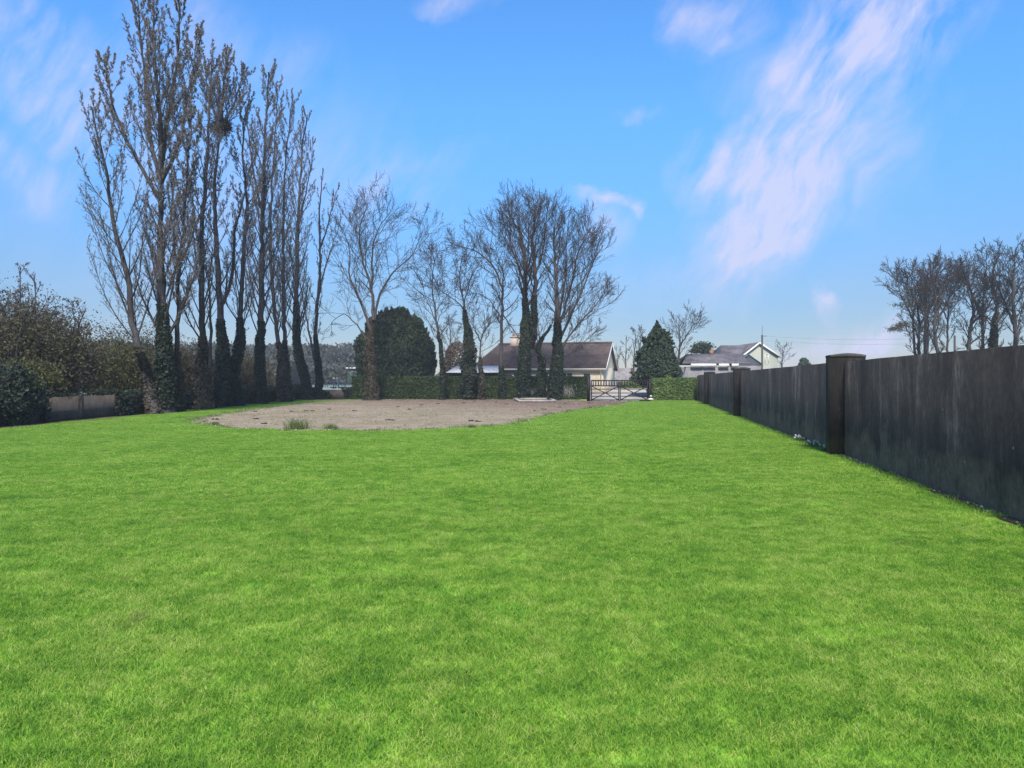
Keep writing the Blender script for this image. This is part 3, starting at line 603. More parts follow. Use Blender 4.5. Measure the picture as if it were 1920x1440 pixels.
for i, y in enumerate(pil):
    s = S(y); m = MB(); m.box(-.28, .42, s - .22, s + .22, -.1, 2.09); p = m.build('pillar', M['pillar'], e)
    m = MB()
    # shallow curved coping
    xs = np.linspace(-.287, .427, 9); zt = 2.14 + .04 * np.cos((xs - .07) / .357 * math.pi / 2)
    for a, b, z1, z2 in zip(xs, xs[1:], zt, zt[1:]):
        m.add([(a, s - .227, 2.092), (b, s - .227, 2.092), (b, s + .227, 2.092), (a, s + .227, 2.092), (a, s - .227, z1), (b, s - .227, z2), (b, s + .227, z2), (a, s + .227, z1)],
              quads=[(0, 3, 2, 1), (4, 5, 6, 7), (0, 1, 5, 4), (3, 7, 6, 2)])
    for x_, z_ in ((-.287, zt[0]), (.427, zt[-1])): m.add([(x_, s - .227, 2.092), (x_, s + .227, 2.092), (x_, s + .227, z_), (x_, s - .227, z_)], quads=[(0, 1, 2, 3)])
    m.build('coping', M['coping'], e)
m = MB(); s = S(57.4); m.box(-.16, -.002, s - .14, s + .14, -.1, 1.95); m.build('buttress', M['wall'], e)

# ---------------------------------------------------------------- trees
def norm(v): return v / (np.linalg.norm(v) + 1e-9)
def spline(P, n):
    P = np.asarray(P, float); t = np.concatenate([[0], np.cumsum(np.linalg.norm(np.diff(P, axis=0), axis=1))]); t /= t[-1]
    u = np.linspace(0, 1, n)
    # Catmull-Rom through the points
    out = []
    for x in u:
        i = min(max(np.searchsorted(t, x, side='right') - 1, 0), len(P) - 2); f = (x - t[i]) / (t[i + 1] - t[i] + 1e-9)
        p0 = P[max(i - 1, 0)]; p1 = P[i]; p2 = P[i + 1]; p3 = P[min(i + 2, len(P) - 1)]
        out.append(.5 * (2 * p1 + (p2 - p0) * f + (2 * p0 - 5 * p1 + 4 * p2 - p3) * f * f + (3 * p1 - p0 - 3 * p2 + p3) * f ** 3))
    return np.array(out)
def rot_dir(d, ang, az):
    ref = np.array([0, 0, 1.]) if abs(d[2]) < .9 else np.array([1., 0, 0])
    a = norm(np.cross(d, ref)); b = np.cross(d, a)
    return norm(d * math.cos(ang) + (a * math.cos(az) + b * math.sin(az)) * math.sin(ang))
class Cfg:
    def __init__(s, **k):
        s.n = (24, 9, 6); s.ang = (30, 30, 32); s.trop = (.10, .09, .05); s.jit = (.06, .10, .14); s.ratio = (.5, .5); s.limb = 4.5; s.start = .25
        s.seg = (8, 6, 4); s.rmin = .010; s.bud = 5; s.budsize = .05; s.shape = 'cone'; s.r1 = .35; s.__dict__.update(k)
def grow(rng, p, d, L, r, lvl, c, T, Cm, B):
    n = c.seg[lvl]; P = [p]; 
    for i in range(n):
        d = norm(d + rng.normal(size=3) * c.jit[lvl] + np.array([0, 0, c.trop[lvl]])); p = p + d * L / n; P.append(p)
    P = np.array(P); t = np.linspace(0, 1, n + 1); rad = np.maximum(r * (1 - .8 * t), c.rmin * (.85 if lvl < 2 else .7))
    (T if lvl == 0 else Cm).tube(P, rad, k=(5 if lvl == 0 else 3), cap=False, rnd=rng.random())
    if lvl < 2:
        k = max(2, int(c.n[lvl + 1] * rng.uniform(.8, 1.2)))
        for j in range(k):
            u = .18 + .8 * (j + rng.random()) / k; x = u * n; i = min(int(x), n - 1); q = P[i] + (P[i + 1] - P[i]) * (x - i); dd = norm(P[i + 1] - P[i])
            grow(rng, q, rot_dir(dd, R(c.ang[lvl + 1] * rng.uniform(.6, 1.3)), rng.uniform(0, 6.28)), L * c.ratio[lvl] * rng.uniform(.6, 1.2) * (1.15 - .6 * u), max(rad[i] * .55, c.rmin), lvl + 1, c, T, Cm, B)
    else:
        k = c.bud
        if k:
            u = rng.uniform(.1, 1.02, k) * n; i = np.minimum(u.astype(int), n - 1); q = P[i] + (P[i + 1] - P[i]) * (u - i)[:, None]
            B.append(q + rng.normal(size=q.shape) * c.budsize * .8)
def bare_tree(name, label, D, stems, cfg, seed, cat='tree', group=None, ivy=None, bark='bark', twig='twig', bud='bud', base=None, r0=.3, dj=.9, ivymat='ivy'):
    """stems: list of (pixel polyline, base radius, [kwargs]); each limb grows from a stem"""
    rng = np.random.default_rng(seed); T, Cm, B, IV = MB(), MB(), [], MB()
    b = stems[0][0][0]; e = empty(name, (XD(b[0], D), D, 0)); tag(e, label, cat, group)
    for si, st in enumerate(stems):
        pl, r, kw = st[0], st[1], (st[2] if len(st) > 2 else {})
        c = Cfg(**{**cfg.__dict__, **kw})
        pts = []; off = 0
        for i, (px, py) in enumerate(pl):
            if i: off += rng.normal() * dj * .5
            if si == 0 and i == 0 or (kw.get('ground')): pass
            q = W(px, py, D); q[1] += off if not (i == 0 and si == 0) else 0; q[0] *= (q[1] / D); q[2] = CAMH + (q[2] - CAMH) * q[1] / D; pts.append(q)
        if si == 0 or kw.get('ground'): pts[0][2] = -.1
        n = max(10, int(np.linalg.norm(pts[-1] - pts[0]) * 2)); P = spline(pts, n + 1); P[1:-1] += rng.normal(size=(n - 1, 3)) * .03
        t = np.linspace(0, 1, n + 1); rad = r * (1 - .86 * t ** 1.05)
        if si == 0: rad = rad * (1 + .55 * np.exp(-t * 22))
        T.tube(P, rad, k=9, rnd=.5)
        k = int(c.n[0]); az = rng.uniform(0, 6.28)
        for j in range(k):
            u = c.start + (.99 - c.start) * (j + rng.random() * .8) / k; x = u * n; i = min(int(x), n - 1); q = P[i] + (P[i + 1] - P[i]) * (x - i)
            d = norm(P[i + 1] - P[i]); az += 2.4 + rng.normal() * .3; v = (u - c.start) / (1 - c.start)
            if c.shape == 'cone': f = 1.0 - .75 * v
            elif c.shape == 'vase': f = .75 + .5 * math.sin(v * math.pi) - .45 * v
            else: f = .30 + .15 * (1 - v) + .8 * math.sin(v * math.pi * .95)
            grow(rng, q, rot_dir(d, R(c.ang[0] * rng.uniform(.75, 1.25)), az), c.limb * f * rng.uniform(.7, 1.2), max(rad[i] * c.r1 * rng.uniform(.8, 1.3), .018), 0, c, T, Cm, B)
        iv = kw.get('ivy', ivy if si == 0 else None)
        if iv:
            z0, z1, th, dens = iv; m_ = int(dens * (z1 - z0)); zs = z0 + (z1 - z0) * rng.random(m_) ** 1.25
            idx = np.clip(np.searchsorted(P[:, 2], zs), 1, n); c0 = P[idx - 1] + (P[idx] - P[idx - 1]) * ((zs - P[idx - 1][:, 2]) / (P[idx][:, 2] - P[idx - 1][:, 2] + 1e-6))[:, None]
            a = rng.uniform(0, 6.28, m_)
            lump = np.array([.75 + .55 * mnoise.noise(Vector((math.cos(x) * 1.2 + seed, math.sin(x) * 1.2 + si, z * .9))) for x, z in zip(a, zs)])
            rr = (rad[idx] + th * (.78 if name == 'poplar_tree' else .92) * lump * np.minimum(1, ((z1 - zs) / (z1 - z0)) ** .9 * 1.5 + .06)) * rng.uniform(.72, 1.12, m_)
            c0 = c0 + np.stack([np.cos(a) * rr, np.sin(a) * rr, 0 * a], 1); nr = np.stack([np.cos(a), np.sin(a), .2 + 0 * a], 1)
            IV.leaves(c0, .075, rng, asp=.7, nrm=nr)
    T.build('trunk', M[bark], e, smooth=True)
    if B: Cm.leaves(np.vstack(B), cfg.budsize, rng, asp=.5, mi=1)
    Cm.build('crown', [M[twig], M[bud]], e)
    if IV.n: IV.build('ivy', M[ivymat], e)
    return e

POP = Cfg(rmin=.0085, n=(40, 17, 5), ang=(34, 34, 34), trop=(.15, .10, .06), limb=5.2, start=.20, jit=(.04, .09, .14), bud=9, budsize=.028, shape='cone', ratio=(.20, .42), r1=.26)
GR = 'tall leafless poplars in the row along the left edge'
def pop(label, px_d, stems, seed, **kw):
    cfg = Cfg(**{**POP.__dict__, **kw.pop('cfg', {})})
    return bare_tree('poplar_tree', label, 16.95 * F / (960 - px_d), stems, cfg, seed, group=GR, twig='twigpale', bark='barkpale', **kw)
pop('leaning poplar at the left of the row, bending away from its neighbours', 284,
    [([(288, 779), (272, 700), (262, 660), (250, 610), (242, 537), (226, 465), (207, 385), (198, 310), (186, 270), (172, 200)], .20, dict(start=.25, n=(32, 15, 5), limb=5.2, ang=(40, 34, 34)))], 3, cfg=dict(bud=6), ivy=(0, 3.2, .18, 500), ivymat='ivybrown')
pop('tallest poplar of the row with the thickest dark trunk', 312,
    [([(312, 776), (309, 700), (306, 600), (300, 450), (301, 330)], .34, dict(start=.30, n=(22, 17, 5), limb=5.0, ivy=(.3, 5.2, .22, 1300))),
     ([(301, 335), (285, 270), (275, 170), (262, 60), (255, -25)], .12, dict(n=(28, 15, 5), start=.08, limb=3.4)),
     ([(301, 335), (302, 250), (292, 130), (285, -20)], .13, dict(n=(28, 15, 5), start=.08, limb=3.4)),
     ([(301, 335), (312, 240), (330, 130), (338, 20), (335, -5)], .12, dict(n=(28, 15, 5), start=.08, limb=3.2)),
     ([(301, 375), (262, 310), (225, 235), (205, 170), (198, 115)], .10, dict(n=(23, 15, 5), start=.12, limb=3.2)),
     ([(302, 345), (335, 270), (355, 160), (372, 70)], .10, dict(n=(25, 15, 5), start=.12, limb=3.0))], 5)
pop('slender forked poplar close behind the tallest one', 335,
    [([(334, 771), (332, 680), (334, 590), (336, 500), (345, 400), (352, 300), (360, 210)], .15, dict(start=.3)),
     ([(336, 505), (325, 440), (322, 350), (318, 260)], .07, dict(start=.1, n=(14, 7, 5), limb=2.4)),
     ([(336, 500), (358, 450), (385, 370), (392, 260)], .07, dict(start=.1, n=(14, 7, 5), limb=2.4))], 8, cfg=dict(limb=3.2), ivy=(0, 3.0, .28, 700), ivymat='ivybrown')
pop('poplar with a straight trunk and a bushy brown foot', 378,
    [([(378, 768), (380, 690), (378, 560), (378, 440), (386, 330), (392, 220), (396, 120)], .21, {}), ([(392, 690), (396, 600), (390, 520), (378, 470)], .10, dict(n=(6, 6, 5), limb=2))], 13, ivy=(0, 4.0, .42, 900), ivymat='ivybrown')
pop('poplar carrying the dark nest in its crown', 414,
    [([(413, 765), (418, 680), (414, 600), (407, 480), (402, 360), (408, 290), (415, 240)], .27, dict(start=.3, n=(16, 8, 5), limb=3.6, ivy=(.2, 5.2, .28, 1000))),
     ([(415, 245), (418, 180), (425, 105)], .10, dict(n=(30, 12, 5), start=.03, limb=2.8)), ([(415, 245), (395, 190), (385, 130)], .08, dict(n=(22, 9, 6), start=.03, limb=2.6)),
     ([(415, 245), (440, 190), (458, 135)], .09, dict(n=(24, 9, 6), start=.03, limb=2.8)),
     ([(418, 570), (434, 520), (442, 430), (462, 350), (478, 280)], .11, dict(n=(16, 8, 5), start=.2, limb=2.8))], 17)
pop('poplar with a lean at its foot and dark ivy up to mid trunk', 445,
    [([(444, 762), (438, 700), (452, 640), (450, 590), (456, 480), (462, 380), (455, 290), (460, 200)], .20, dict(n=(32, 16, 5)))], 19, ivy=(0, 5.5, .34, 900))
pop('straight poplar under the highest crown right of the nest tree', 487,
    [([(487, 759), (488, 660), (490, 560), (492, 420), (496, 300), (500, 200), (503, 135)], .26, dict(n=(50, 16, 5))), ([(492, 400), (475, 320), (465, 230), (468, 160)], .09, dict(n=(15, 8, 6), start=.15, limb=2.5))], 23, ivy=(0, 5.6, .20, 1100))
pop('thin poplar with a brown shaggy trunk, middle of the row', 527,
    [([(533, 755), (528, 690), (518, 610), (508, 500), (508, 380), (515, 270), (520, 165)], .18, dict(n=(42, 16, 5)))], 29, ivy=(0, 4.4, .36, 800), ivymat='ivybrown')
pop('thin upright poplar in front of the shaggy one', 540,
    [([(540, 754), (536, 690), (533, 600), (531, 450), (534, 330), (542, 240), (548, 185)], .18, dict(n=(44, 16, 5)))], 31, ivy=(0, 4.6, .28, 600), ivymat='ivybrown')
pop('poplar wrapped in thick dark ivy that leans at its foot', 572,
    [([(580, 751), (572, 710), (558, 650), (556, 560), (558, 450), (562, 350), (568, 270), (576, 215)], .27, dict(n=(42, 16, 5), ivy=(.1, 8.0, .20, 1300))), ([(561, 420), (580, 330), (588, 265)], .08, dict(n=(12, 8, 6), start=.15, limb=2.2)),
     ([(558, 560), (545, 480), (540, 420)], .06, dict(n=(9, 7, 5), start=.15, limb=2.2))], 37)
pop('last poplar of the row, forked low with a clear gap in its crown', 597,
    [([(598, 747), (597, 690), (592, 620), (600, 500), (599, 420), (601, 370), (606, 315)], .21, dict(n=(20, 7, 5), limb=2.6, ivy=(.1, 5.5, .16, 900))),
     ([(594, 700), (583, 640), (570, 570), (562, 520), (560, 470)], .11, dict(n=(14, 6, 5), start=.2, limb=2.6)), ([(598, 470), (612, 430), (622, 390), (636, 345)], .08, dict(n=(13, 8, 6), start=.1, limb=1.8)),
     ([(597, 560), (610, 500), (630, 440), (645, 400)], .08, dict(n=(12, 7, 5), start=.1, limb=2.2))], 41)
# nest
ne = MB(); rng = np.random.default_rng(4); D4 = 16.95 * F / (960 - 414); nc = W(414, 238, D4)
pts = rng.normal(size=(900, 3)) * np.array([.27, .27, .20])
for p in pts:
    d = norm(rng.normal(size=3) * np.array([1, 1, .45])) * rng.uniform(.12, .28); ne.tube([nc + p - d, nc + p + d], .014, k=3, cap=False)
tag(ne.build('bird_nest', M['nest']), 'dark round stick nest high in a poplar crown', 'nest')

# central bare trees in front of the hedge
BR = Cfg(n=(16, 8, 6), ang=(45, 38, 38), trop=(.06, .05, .02), jit=(.10, .15, .2), limb=4.0, start=.35, bud=0, shape='dome', ratio=(.55, .5), rmin=.012, seg=(8, 6, 5))
GC = 'bare trees standing in front of the garden hedge'
def bt(label, D, stems, seed, cfg={}, **kw): return bare_tree('bare_tree', label, D, stems, Cfg(**{**BR.__dict__, **cfg}), seed, group=GC, **kw)
bt('bare spreading tree with a thick brown ivy-clad trunk in front of the round evergreen', 59.5,
   [([(697, 751), (695, 700), (693, 640), (700, 590)], .40, dict(n=(3, 5, 5), start=.8, limb=3, ivy=(0, 6.5, .30, 1500))),
    ([(696, 620), (678, 570), (656, 520), (655, 470), (642, 425)], .13, dict(n=(16, 8, 7))), ([(700, 600), (697, 545), (678, 480), (675, 425), (688, 390)], .14, dict(n=(16, 8, 7))),
    ([(701, 600), (697, 500), (705, 440), (730, 400)], .13, dict(n=(15, 8, 7))), ([(702, 600), (712, 555), (738, 510), (770, 480), (790, 440)], .11, dict(n=(15, 8, 7))),
    ([(690, 640), (665, 605), (640, 590), (610, 620)], .07, dict(n=(8, 7, 6), limb=2.5))], 50, cfg=dict(start=.2, limb=3.6), ivymat='ivybrown')
bt('slim bare tree leaning left, right beside the round evergreen', 61,
   [([(829, 749), (830, 700), (826, 650), (818, 600), (811, 545), (812, 500), (818, 480)], .15, dict(n=(18, 8, 7), start=.35, limb=3.0)), ([(820, 610), (800, 560), (790, 520)], .05, dict(n=(9, 7, 6), limb=2))], 52, ivy=(0, 5.5, .12, 500))
bt('short tree swallowed by a pointed column of ivy', 61.5,
   [([(878, 749), (879, 690), (880, 640), (872, 590), (868, 560), (862, 520), (868, 480)], .16, dict(n=(14, 8, 7), start=.55, limb=3.0, ivy=(.2, 7.4, .58, 1500))), ([(870, 580), (850, 560), (820, 540)], .06, dict(n=(8, 7, 6), start=.2, limb=2.2)),
    ([(868, 580), (880, 530), (890, 500)], .06, dict(n=(8, 7, 6), start=.2, limb=2.4))], 54)
bt('smallest bare tree, low and crooked, just right of the ivy column', 61,
   [([(902, 749), (903, 700), (900, 655), (905, 625), (925, 600)], .12, dict(n=(12, 8, 7), start=.4, limb=2.6)), ([(901, 640), (888, 610), (885, 590)], .06, dict(n=(8, 7, 6), start=.2, limb=2))], 56, ivy=(0, 3.5, .25, 700), ivymat='ivybrown')
bt('slim bare tree whose high limb sweeps out flat to the left', 62,
   [([(944, 749), (940, 690), (941, 620), (942, 560), (940, 535), (925, 500), (905, 480), (885, 468), (850, 458)], .19, dict(n=(26, 8, 7), start=.35, limb=2.8)), ([(942, 570), (944, 520), (935, 490), (925, 465)], .07, dict(n=(12, 7, 7), start=.2, limb=2.6)),
    ([(943, 590), (960, 615), (975, 640)], .06, dict(n=(7, 6, 6), start=.2, limb=2)), ([(942, 600), (915, 560), (880, 545)], .06, dict(n=(10, 7, 6), start=.2, limb=2.4))], 58, ivy=(0, 2.8, .18, 700))
bt('largest central tree, twin trunks in dark ivy, crown rising above all the middle ones', 61,
   [([(978, 750), (982, 700), (984, 650), (986, 600), (985, 550), (984, 500), (976, 440), (962, 415), (955, 395)], .36, dict(n=(30, 9, 7), start=.42, limb=3.6, ivy=(0, 8.2, .26, 1500))),
    ([(992, 650), (1000, 600), (1003, 555), (1003, 500), (998, 450), (1003, 415), (1003, 385)], .26, dict(n=(28, 9, 7), start=.3, limb=3.2, ivy=(4.2, 8.4, .20, 1200))),
    ([(985, 540), (965, 480), (942, 440), (938, 420)], .10, dict(n=(14, 8, 7), start=.2, limb=3)), ([(1003, 520), (1020, 460), (1025, 400)], .09, dict(n=(14, 8, 7), start=.2, limb=2.6))],
   60, cfg=dict(ang=(34, 32, 34), trop=(.09, .08, .05)))
bt('short bent ivy trunk squeezed between the two largest central trees', 61.5,
   [([(1013, 750), (1016, 710), (1014, 670), (1008, 650), (1030, 615), (1038, 600)], .16, dict(n=(12, 8, 6), start=.5, limb=2.6))], 62, ivy=(0, 6.0, .30, 1000))
bt('ivy-trunked tree with wide rounded crown leaning right over the bungalow', 60.5,
   [([(1041, 750), (1043, 700), (1045, 640), (1046, 600), (1043, 540), (1040, 480), (1038, 445), (1040, 425)], .32, dict(n=(24, 9, 7), start=.4, limb=3.2, ivy=(0, 6.6, .34, 1500))),
    ([(1048, 610), (1070, 540), (1085, 470), (1098, 445), (1108, 425)], .12, dict(n=(20, 9, 7), start=.15, limb=3.2)), ([(1048, 640), (1080, 570), (1105, 510), (1130, 460)], .12, dict(n=(20, 9, 7), start=.15, limb=3.0)),
    ([(1049, 660), (1075, 620), (1110, 580), (1138, 545)], .10, dict(n=(18, 9, 7), start=.15, limb=2.4)), ([(1047, 600), (1060, 520), (1062, 455), (1066, 425)], .10, dict(n=(18, 9, 7), start=.15, limb=2.6)), ([(1046, 670), (1080, 655), (1110, 625)], .07, dict(n=(10, 8, 6), start=.2, limb=2.0))],
   64, cfg=dict(ang=(34, 32, 34), trop=(.08, .07, .04)))

# distant bare trees
FAR = Cfg(n=(14, 8, 6), ang=(40, 36, 36), trop=(.07, .05, .03), jit=(.1, .14, .18), limb=3.6, start=.3, bud=0, shape='dome', rmin=.017, seg=(6, 5, 4))
def ft(name, label, D, stems, seed, group, cfg={}, **kw): return bare_tree(name, label, D, stems, Cfg(**{**FAR.__dict__, **cfg}), seed, group=group, **kw)
GF = 'bare trees far behind the bungalow and the conifer'
ft('bare_tree', 'bare round tree rising behind the right side of the conifer', 88, [([(1270, 715), (1272, 670), (1275, 640), (1272, 605)], .22, {}), ([(1273, 650), (1290, 625), (1302, 605)], .12, dict(n=(10, 8, 6)))], 70, GF, cfg=dict(limb=2.8))
ft('bare_tree', 'thin bare tree left of the conifer with two upright stems', 84, [([(1190, 715), (1188, 680), (1192, 640), (1190, 620)], .14, {}), ([(1188, 680), (1200, 650), (1206, 620)], .08, dict(n=(8, 6, 5)))], 71, GF, cfg=dict(limb=1.3, n=(10, 6, 5)))
ft('bare_tree', 'sparse bare tree just right of the bungalow gable', 92, [([(1173, 715), (1173, 680), (1174, 635)], .12, {})], 72, GF, cfg=dict(limb=1.2, n=(10, 6, 5)))
ft('bare_tree', 'low twiggy tree behind the apex of the bungalow gable', 98, [([(1158, 715), (1158, 690), (1156, 655)], .10, {})], 73, GF, cfg=dict(limb=1.3, n=(12, 6, 5)))
ft('bare_tree', 'small bare tree right of the pale gabled house', 110, [([(1466, 715), (1466, 690), (1468, 665), (1466, 648)], .16, {})], 74, GF, cfg=dict(limb=2.0, n=(12, 7, 5)))
ft('bare_tree', 'twiggy bare tree behind the shed between evergreen and ivy column', 84, [([(843, 715), (843, 680), (845, 640), (843, 610)], .16, {})], 75, GF, cfg=dict(limb=2.2, n=(16, 8, 6)))
GT = 'bare trees beyond the concrete wall'
TR = [(1716, 655, .17, 'thin upright bare tree beyond the wall, first of the group from the house side', 72, [(1712, 600), (1716, 550), (1705, 510)]),
      (1722, 660, .18, 'bare tree with a fan of fine twigs on top beyond the wall', 68, [(1724, 610), (1722, 570), (1745, 520), (1752, 485)]),
      (1740, 660, .14, 'very slim bare tree between two stouter ones beyond the wall', 74, [(1740, 600), (1742, 560), (1738, 520)]),
      (1760, 660, .22, 'bare tree with a swollen bent trunk beyond the wall', 66, [(1752, 610), (1756, 560), (1747, 520), (1765, 495)]),
      (1776, 660, .15, 'straight narrow bare tree beyond the wall, beside the swollen trunk', 74, [(1777, 600), (1780, 550), (1795, 510)]),
      (1815, 660, .25, 'bare tree that forks widely just above the wall', 66, [(1820, 610), (1826, 580), (1815, 530), (1800, 495)]),
      (1843, 660, .20, 'tall bare tree directly left of the ivy-clad trunk beyond the wall', 70, [(1842, 600), (1845, 540), (1850, 490), (1848, 470)]),
      (1862, 660, .30, 'bare tree with a trunk wrapped in dark ivy beyond the wall', 68, [(1865, 610), (1870, 570), (1860, 520), (1875, 475)]),
      (1905, 660, .28, 'tallest bare tree beyond the wall, at the edge of the picture', 64, [(1903, 610), (1900, 550), (1902, 500), (1905, 465)]),
      (1935, 660, .24, 'bare tree ending the group beyond the wall, crown cut by the picture edge', 66, [(1930, 590), (1925, 530), (1922, 480)])]
for i, (px, py, r, lab, D, pl) in enumerate(TR):
    b = 713 + F * CAMH / D
    pl = [(px, b), (px, 680)] + pl
    kw = dict(ivy=(0, 7.8, .34, 900)) if i == 7 else {}
    ft('bare_tree', lab, D, [(pl, r, dict(start=.30, n=(22, 9, 6))), ([pl[2], ((pl[2][0] + pl[3][0]) / 2 + (26 if i % 2 else -26), pl[3][1]), (pl[3][0] + (42 if i % 2 else -42), pl[3][1] - 35)], r * .5, dict(start=.2, n=(13, 8, 6)))], 80 + i, GT, cfg=dict(limb=2.5, ang=(40, 34, 34)), **kw)

# ---------------------------------------------------------------- evergreen masses
def blob_leaves(m, prof, c, n, size, rng, lump=.18, freq=.8, seed=0, droop=None, asp=.55, depth=.25, sy=1.0, nrmw=True, mi=0):
    """prof: function height fraction 0..1 -> radius; c: (x,y,z0,z1)"""
    x0, y0, z0, z1 = c; hs = rng.random(n * 3); w = np.array([prof(h) for h in hs]); keep = rng.random(n * 3) < w / w.max(); hs = hs[keep][:n]; w = w[keep][:n]
    n = len(hs); a = rng.uniform(0, 2 * math.pi, n)
    lu = np.array([1 + lump * 2 * mnoise.noise(Vector((math.cos(t) * 1.5 * freq * 1.6 + seed, math.sin(t) * 1.5 * freq * 1.6, h * (z1 - z0) * freq))) + lump * .7 * mnoise.noise(Vector((math.cos(t) * 6 * freq, math.sin(t) * 6 * freq + seed, h * (z1 - z0) * freq * 3))) for t, h in zip(a, hs)])
    r = w * lu * (1 - depth * rng.random(n) ** 1.7)
    P = np.stack([x0 + np.cos(a) * r, y0 + np.sin(a) * r * sy, z0 + hs * (z1 - z0) + rng.normal(size=n) * .05], 1)
    nr = np.stack([np.cos(a), np.sin(a), .3 + 0 * a], 1)
    m.leaves(P, size, rng, asp=asp, nrm=nr if nrmw else None, droop=droop, mi=mi); return m
def core(m, prof, c, k=18, n=14, sc_=.8, sy=1.0, mi=0, rnd=.2):
    x0, y0, z0, z1 = c; pr = [(max(prof(h) * sc_, .01), z0 + h * (z1 - z0) * .97) for h in np.linspace(0, 1, n)]
    th = np.arange(k) * 2 * math.pi / k; V = []
    for r, z in pr:
        for t in th: V.append((x0 + r * math.cos(t) * (1 + .1 * math.sin(3 * t + z)), y0 + sy * r * math.sin(t), z))
    q = [(r * k + c_, r * k + (c_ + 1) % k, (r + 1) * k + (c_ + 1) % k, (r + 1) * k + c_) for r in range(n - 1) for c_ in range(k)]
    m.add(V, quads=q, rnd=rnd, mi=mi)
rng = np.random.default_rng(21)
# big round evergreen
D = 68; x = XD(742, D); e = empty('evergreen_tree', (x, D, 0)); tag(e, 'broad domed dark evergreen tree behind the hedge', 'tree')
zt = W(0, 586, D)[2]; s = 3.3
def dome(h): return 3.55 * math.sqrt(max(0, 1 - max(0, (h - .30) / .70) ** 2.0)) * (.93 + .07 * min(h / .3, 1)) if h < .999 else .05
m = MB(); core(m, dome, (x, D, .1, zt), sc_=.86)
blob_leaves(m, dome, (x, D, .1, zt), 46000, .085, rng, lump=.06, freq=.7, depth=.16, droop=(0, 0, .6), nrmw=False)
for (cx, cz, rr) in ((-1.7, zt - 1.35, 1.0), (.5, zt - .55, 1.0), (1.5, zt - 1.4, 1.1), (2.5, zt - 3.2, 1.1), (-2.6, zt - 3.0, 1.1), (-.5, zt - .75, .9)):
    blob_leaves(m, lambda h: math.sqrt(max(.001, 1 - (2 * h - 1) ** 2)) * rr, (x + cx, D - .4, cz - rr, cz + rr), 3200, .085, rng, lump=.15, depth=.3, seed=cx, nrmw=False)
for k in range(260):
    h = rng.uniform(.15, .99) if k % 3 else rng.uniform(.7, .99); a = rng.uniform(0, 6.28); r = dome(h) * rng.uniform(.9, 1.0); c0 = np.array([x + math.cos(a) * r, D + math.sin(a) * r, .1 + h * (zt - .1)])
    o_ = np.array([math.cos(a) * (1.1 - h), math.sin(a) * (1.1 - h), .25 + h]); t = rng.random(60)[:, None]; m.leaves(c0 + o_ * t * .5 + rng.normal(size=(60, 3)) * .10 * (1.15 - t), .08, rng)
m.build('crown', M['conifer'], e)
m = MB(); m.tube([(x, D, -.1), (x, D, 2)], .35, k=8); m.build('trunk', M['bark'], e)
# conifer right of the gate
D = 62; x = XD(1232, D); e = empty('conifer_tree', (x - .35, D, 0)); tag(e, 'dark pointed conifer standing right of the black gate', 'tree')
zt = W(0, 602, D)[2]
def cone(h): return max(.08, 1.9 * (1 - ((h - .12) / .88) ** 1.5) * (1 if h > .12 else 1) ) if h > .12 else 1.2 + 5.6 * h
m = MB(); core(m, lambda h: cone(h) * .9, (x, D, 1.1, zt), sc_=.75)
blob_leaves(m, cone, (x, D, 1.1, zt), 24000, .085, rng, lump=.16, freq=.9, depth=.3, droop=(0, 0, -.3), seed=4, nrmw=False)
for k in range(70):
    h = rng.uniform(.05, .84); a = rng.uniform(0, 6.28); r = cone(h) * rng.uniform(.85, 1.05); c0 = np.array([x + math.cos(a) * r, D + math.sin(a) * r, 1.1 + h * (zt - 1.1)])
    o_ = np.array([math.cos(a), math.sin(a), .35]); t = rng.random(80)[:, None]; m.leaves(c0 + o_ * t * .45 + rng.normal(size=(80, 3)) * .10 * (1.1 - t), .09, rng)
blob_leaves(m, lambda h: .42, (x - .42, D - .5, .0, 2.0), 2600, .10, rng, lump=.2, depth=.5)
m.build('crown', M['conifer'], e); m = MB(); m.tube([(x - .35, D, -.1), (x - .2, D, 1.5), (x, D, zt - 1)], [.16, .13, .03], k=8); m.build('trunk', M['bark'], e)
# flat-topped pine far right, dark bush on the skyline
D = 100; x = XD(1316, D); e = empty('pine_tree', (x, D, 0)); tag(e, 'small dark flat-topped pine above the low building roof', 'tree')
m = MB()
for (px, py, r) in ((1308, 650, .7), (1318, 647, .8), (1326, 650, .6), (1312, 657, .8), (1323, 658, .7), (1331, 660, .5), (1303, 658, .5)):
    c = W(px, py, D); P = c + rng.normal(size=(420, 3)) * np.array([r * .62, r * .6, r * .26]); m.leaves(P, .13, rng)
m.build('crown', M['conifer'], e); m = MB(); m.tube([(x, D, -.1), W(1317, 675, D), W(1318, 650, D)], [.2, .14, .05], k=7)
for a in ((1308, 652), (1328, 654)): m.tube([W(1317, 668, D), W(*a, D)], [.07, .03], k=5)
m.build('trunk', M['bark'], e)
D = 120; x = XD(1507, D); e = empty('evergreen_bush', (x, D, 0)); tag(e, 'small dark bush poking over the concrete wall beside the near pillar', 'bush')
m = MB(); blob_leaves(m, lambda h: 1.55 * math.sqrt(max(.01, 1 - h ** 2.2)), (x, D, 0, W(0, 671, D)[2]), 5000, .17, rng, lump=.25, depth=.4); m.build('crown', M['conifer'], e)

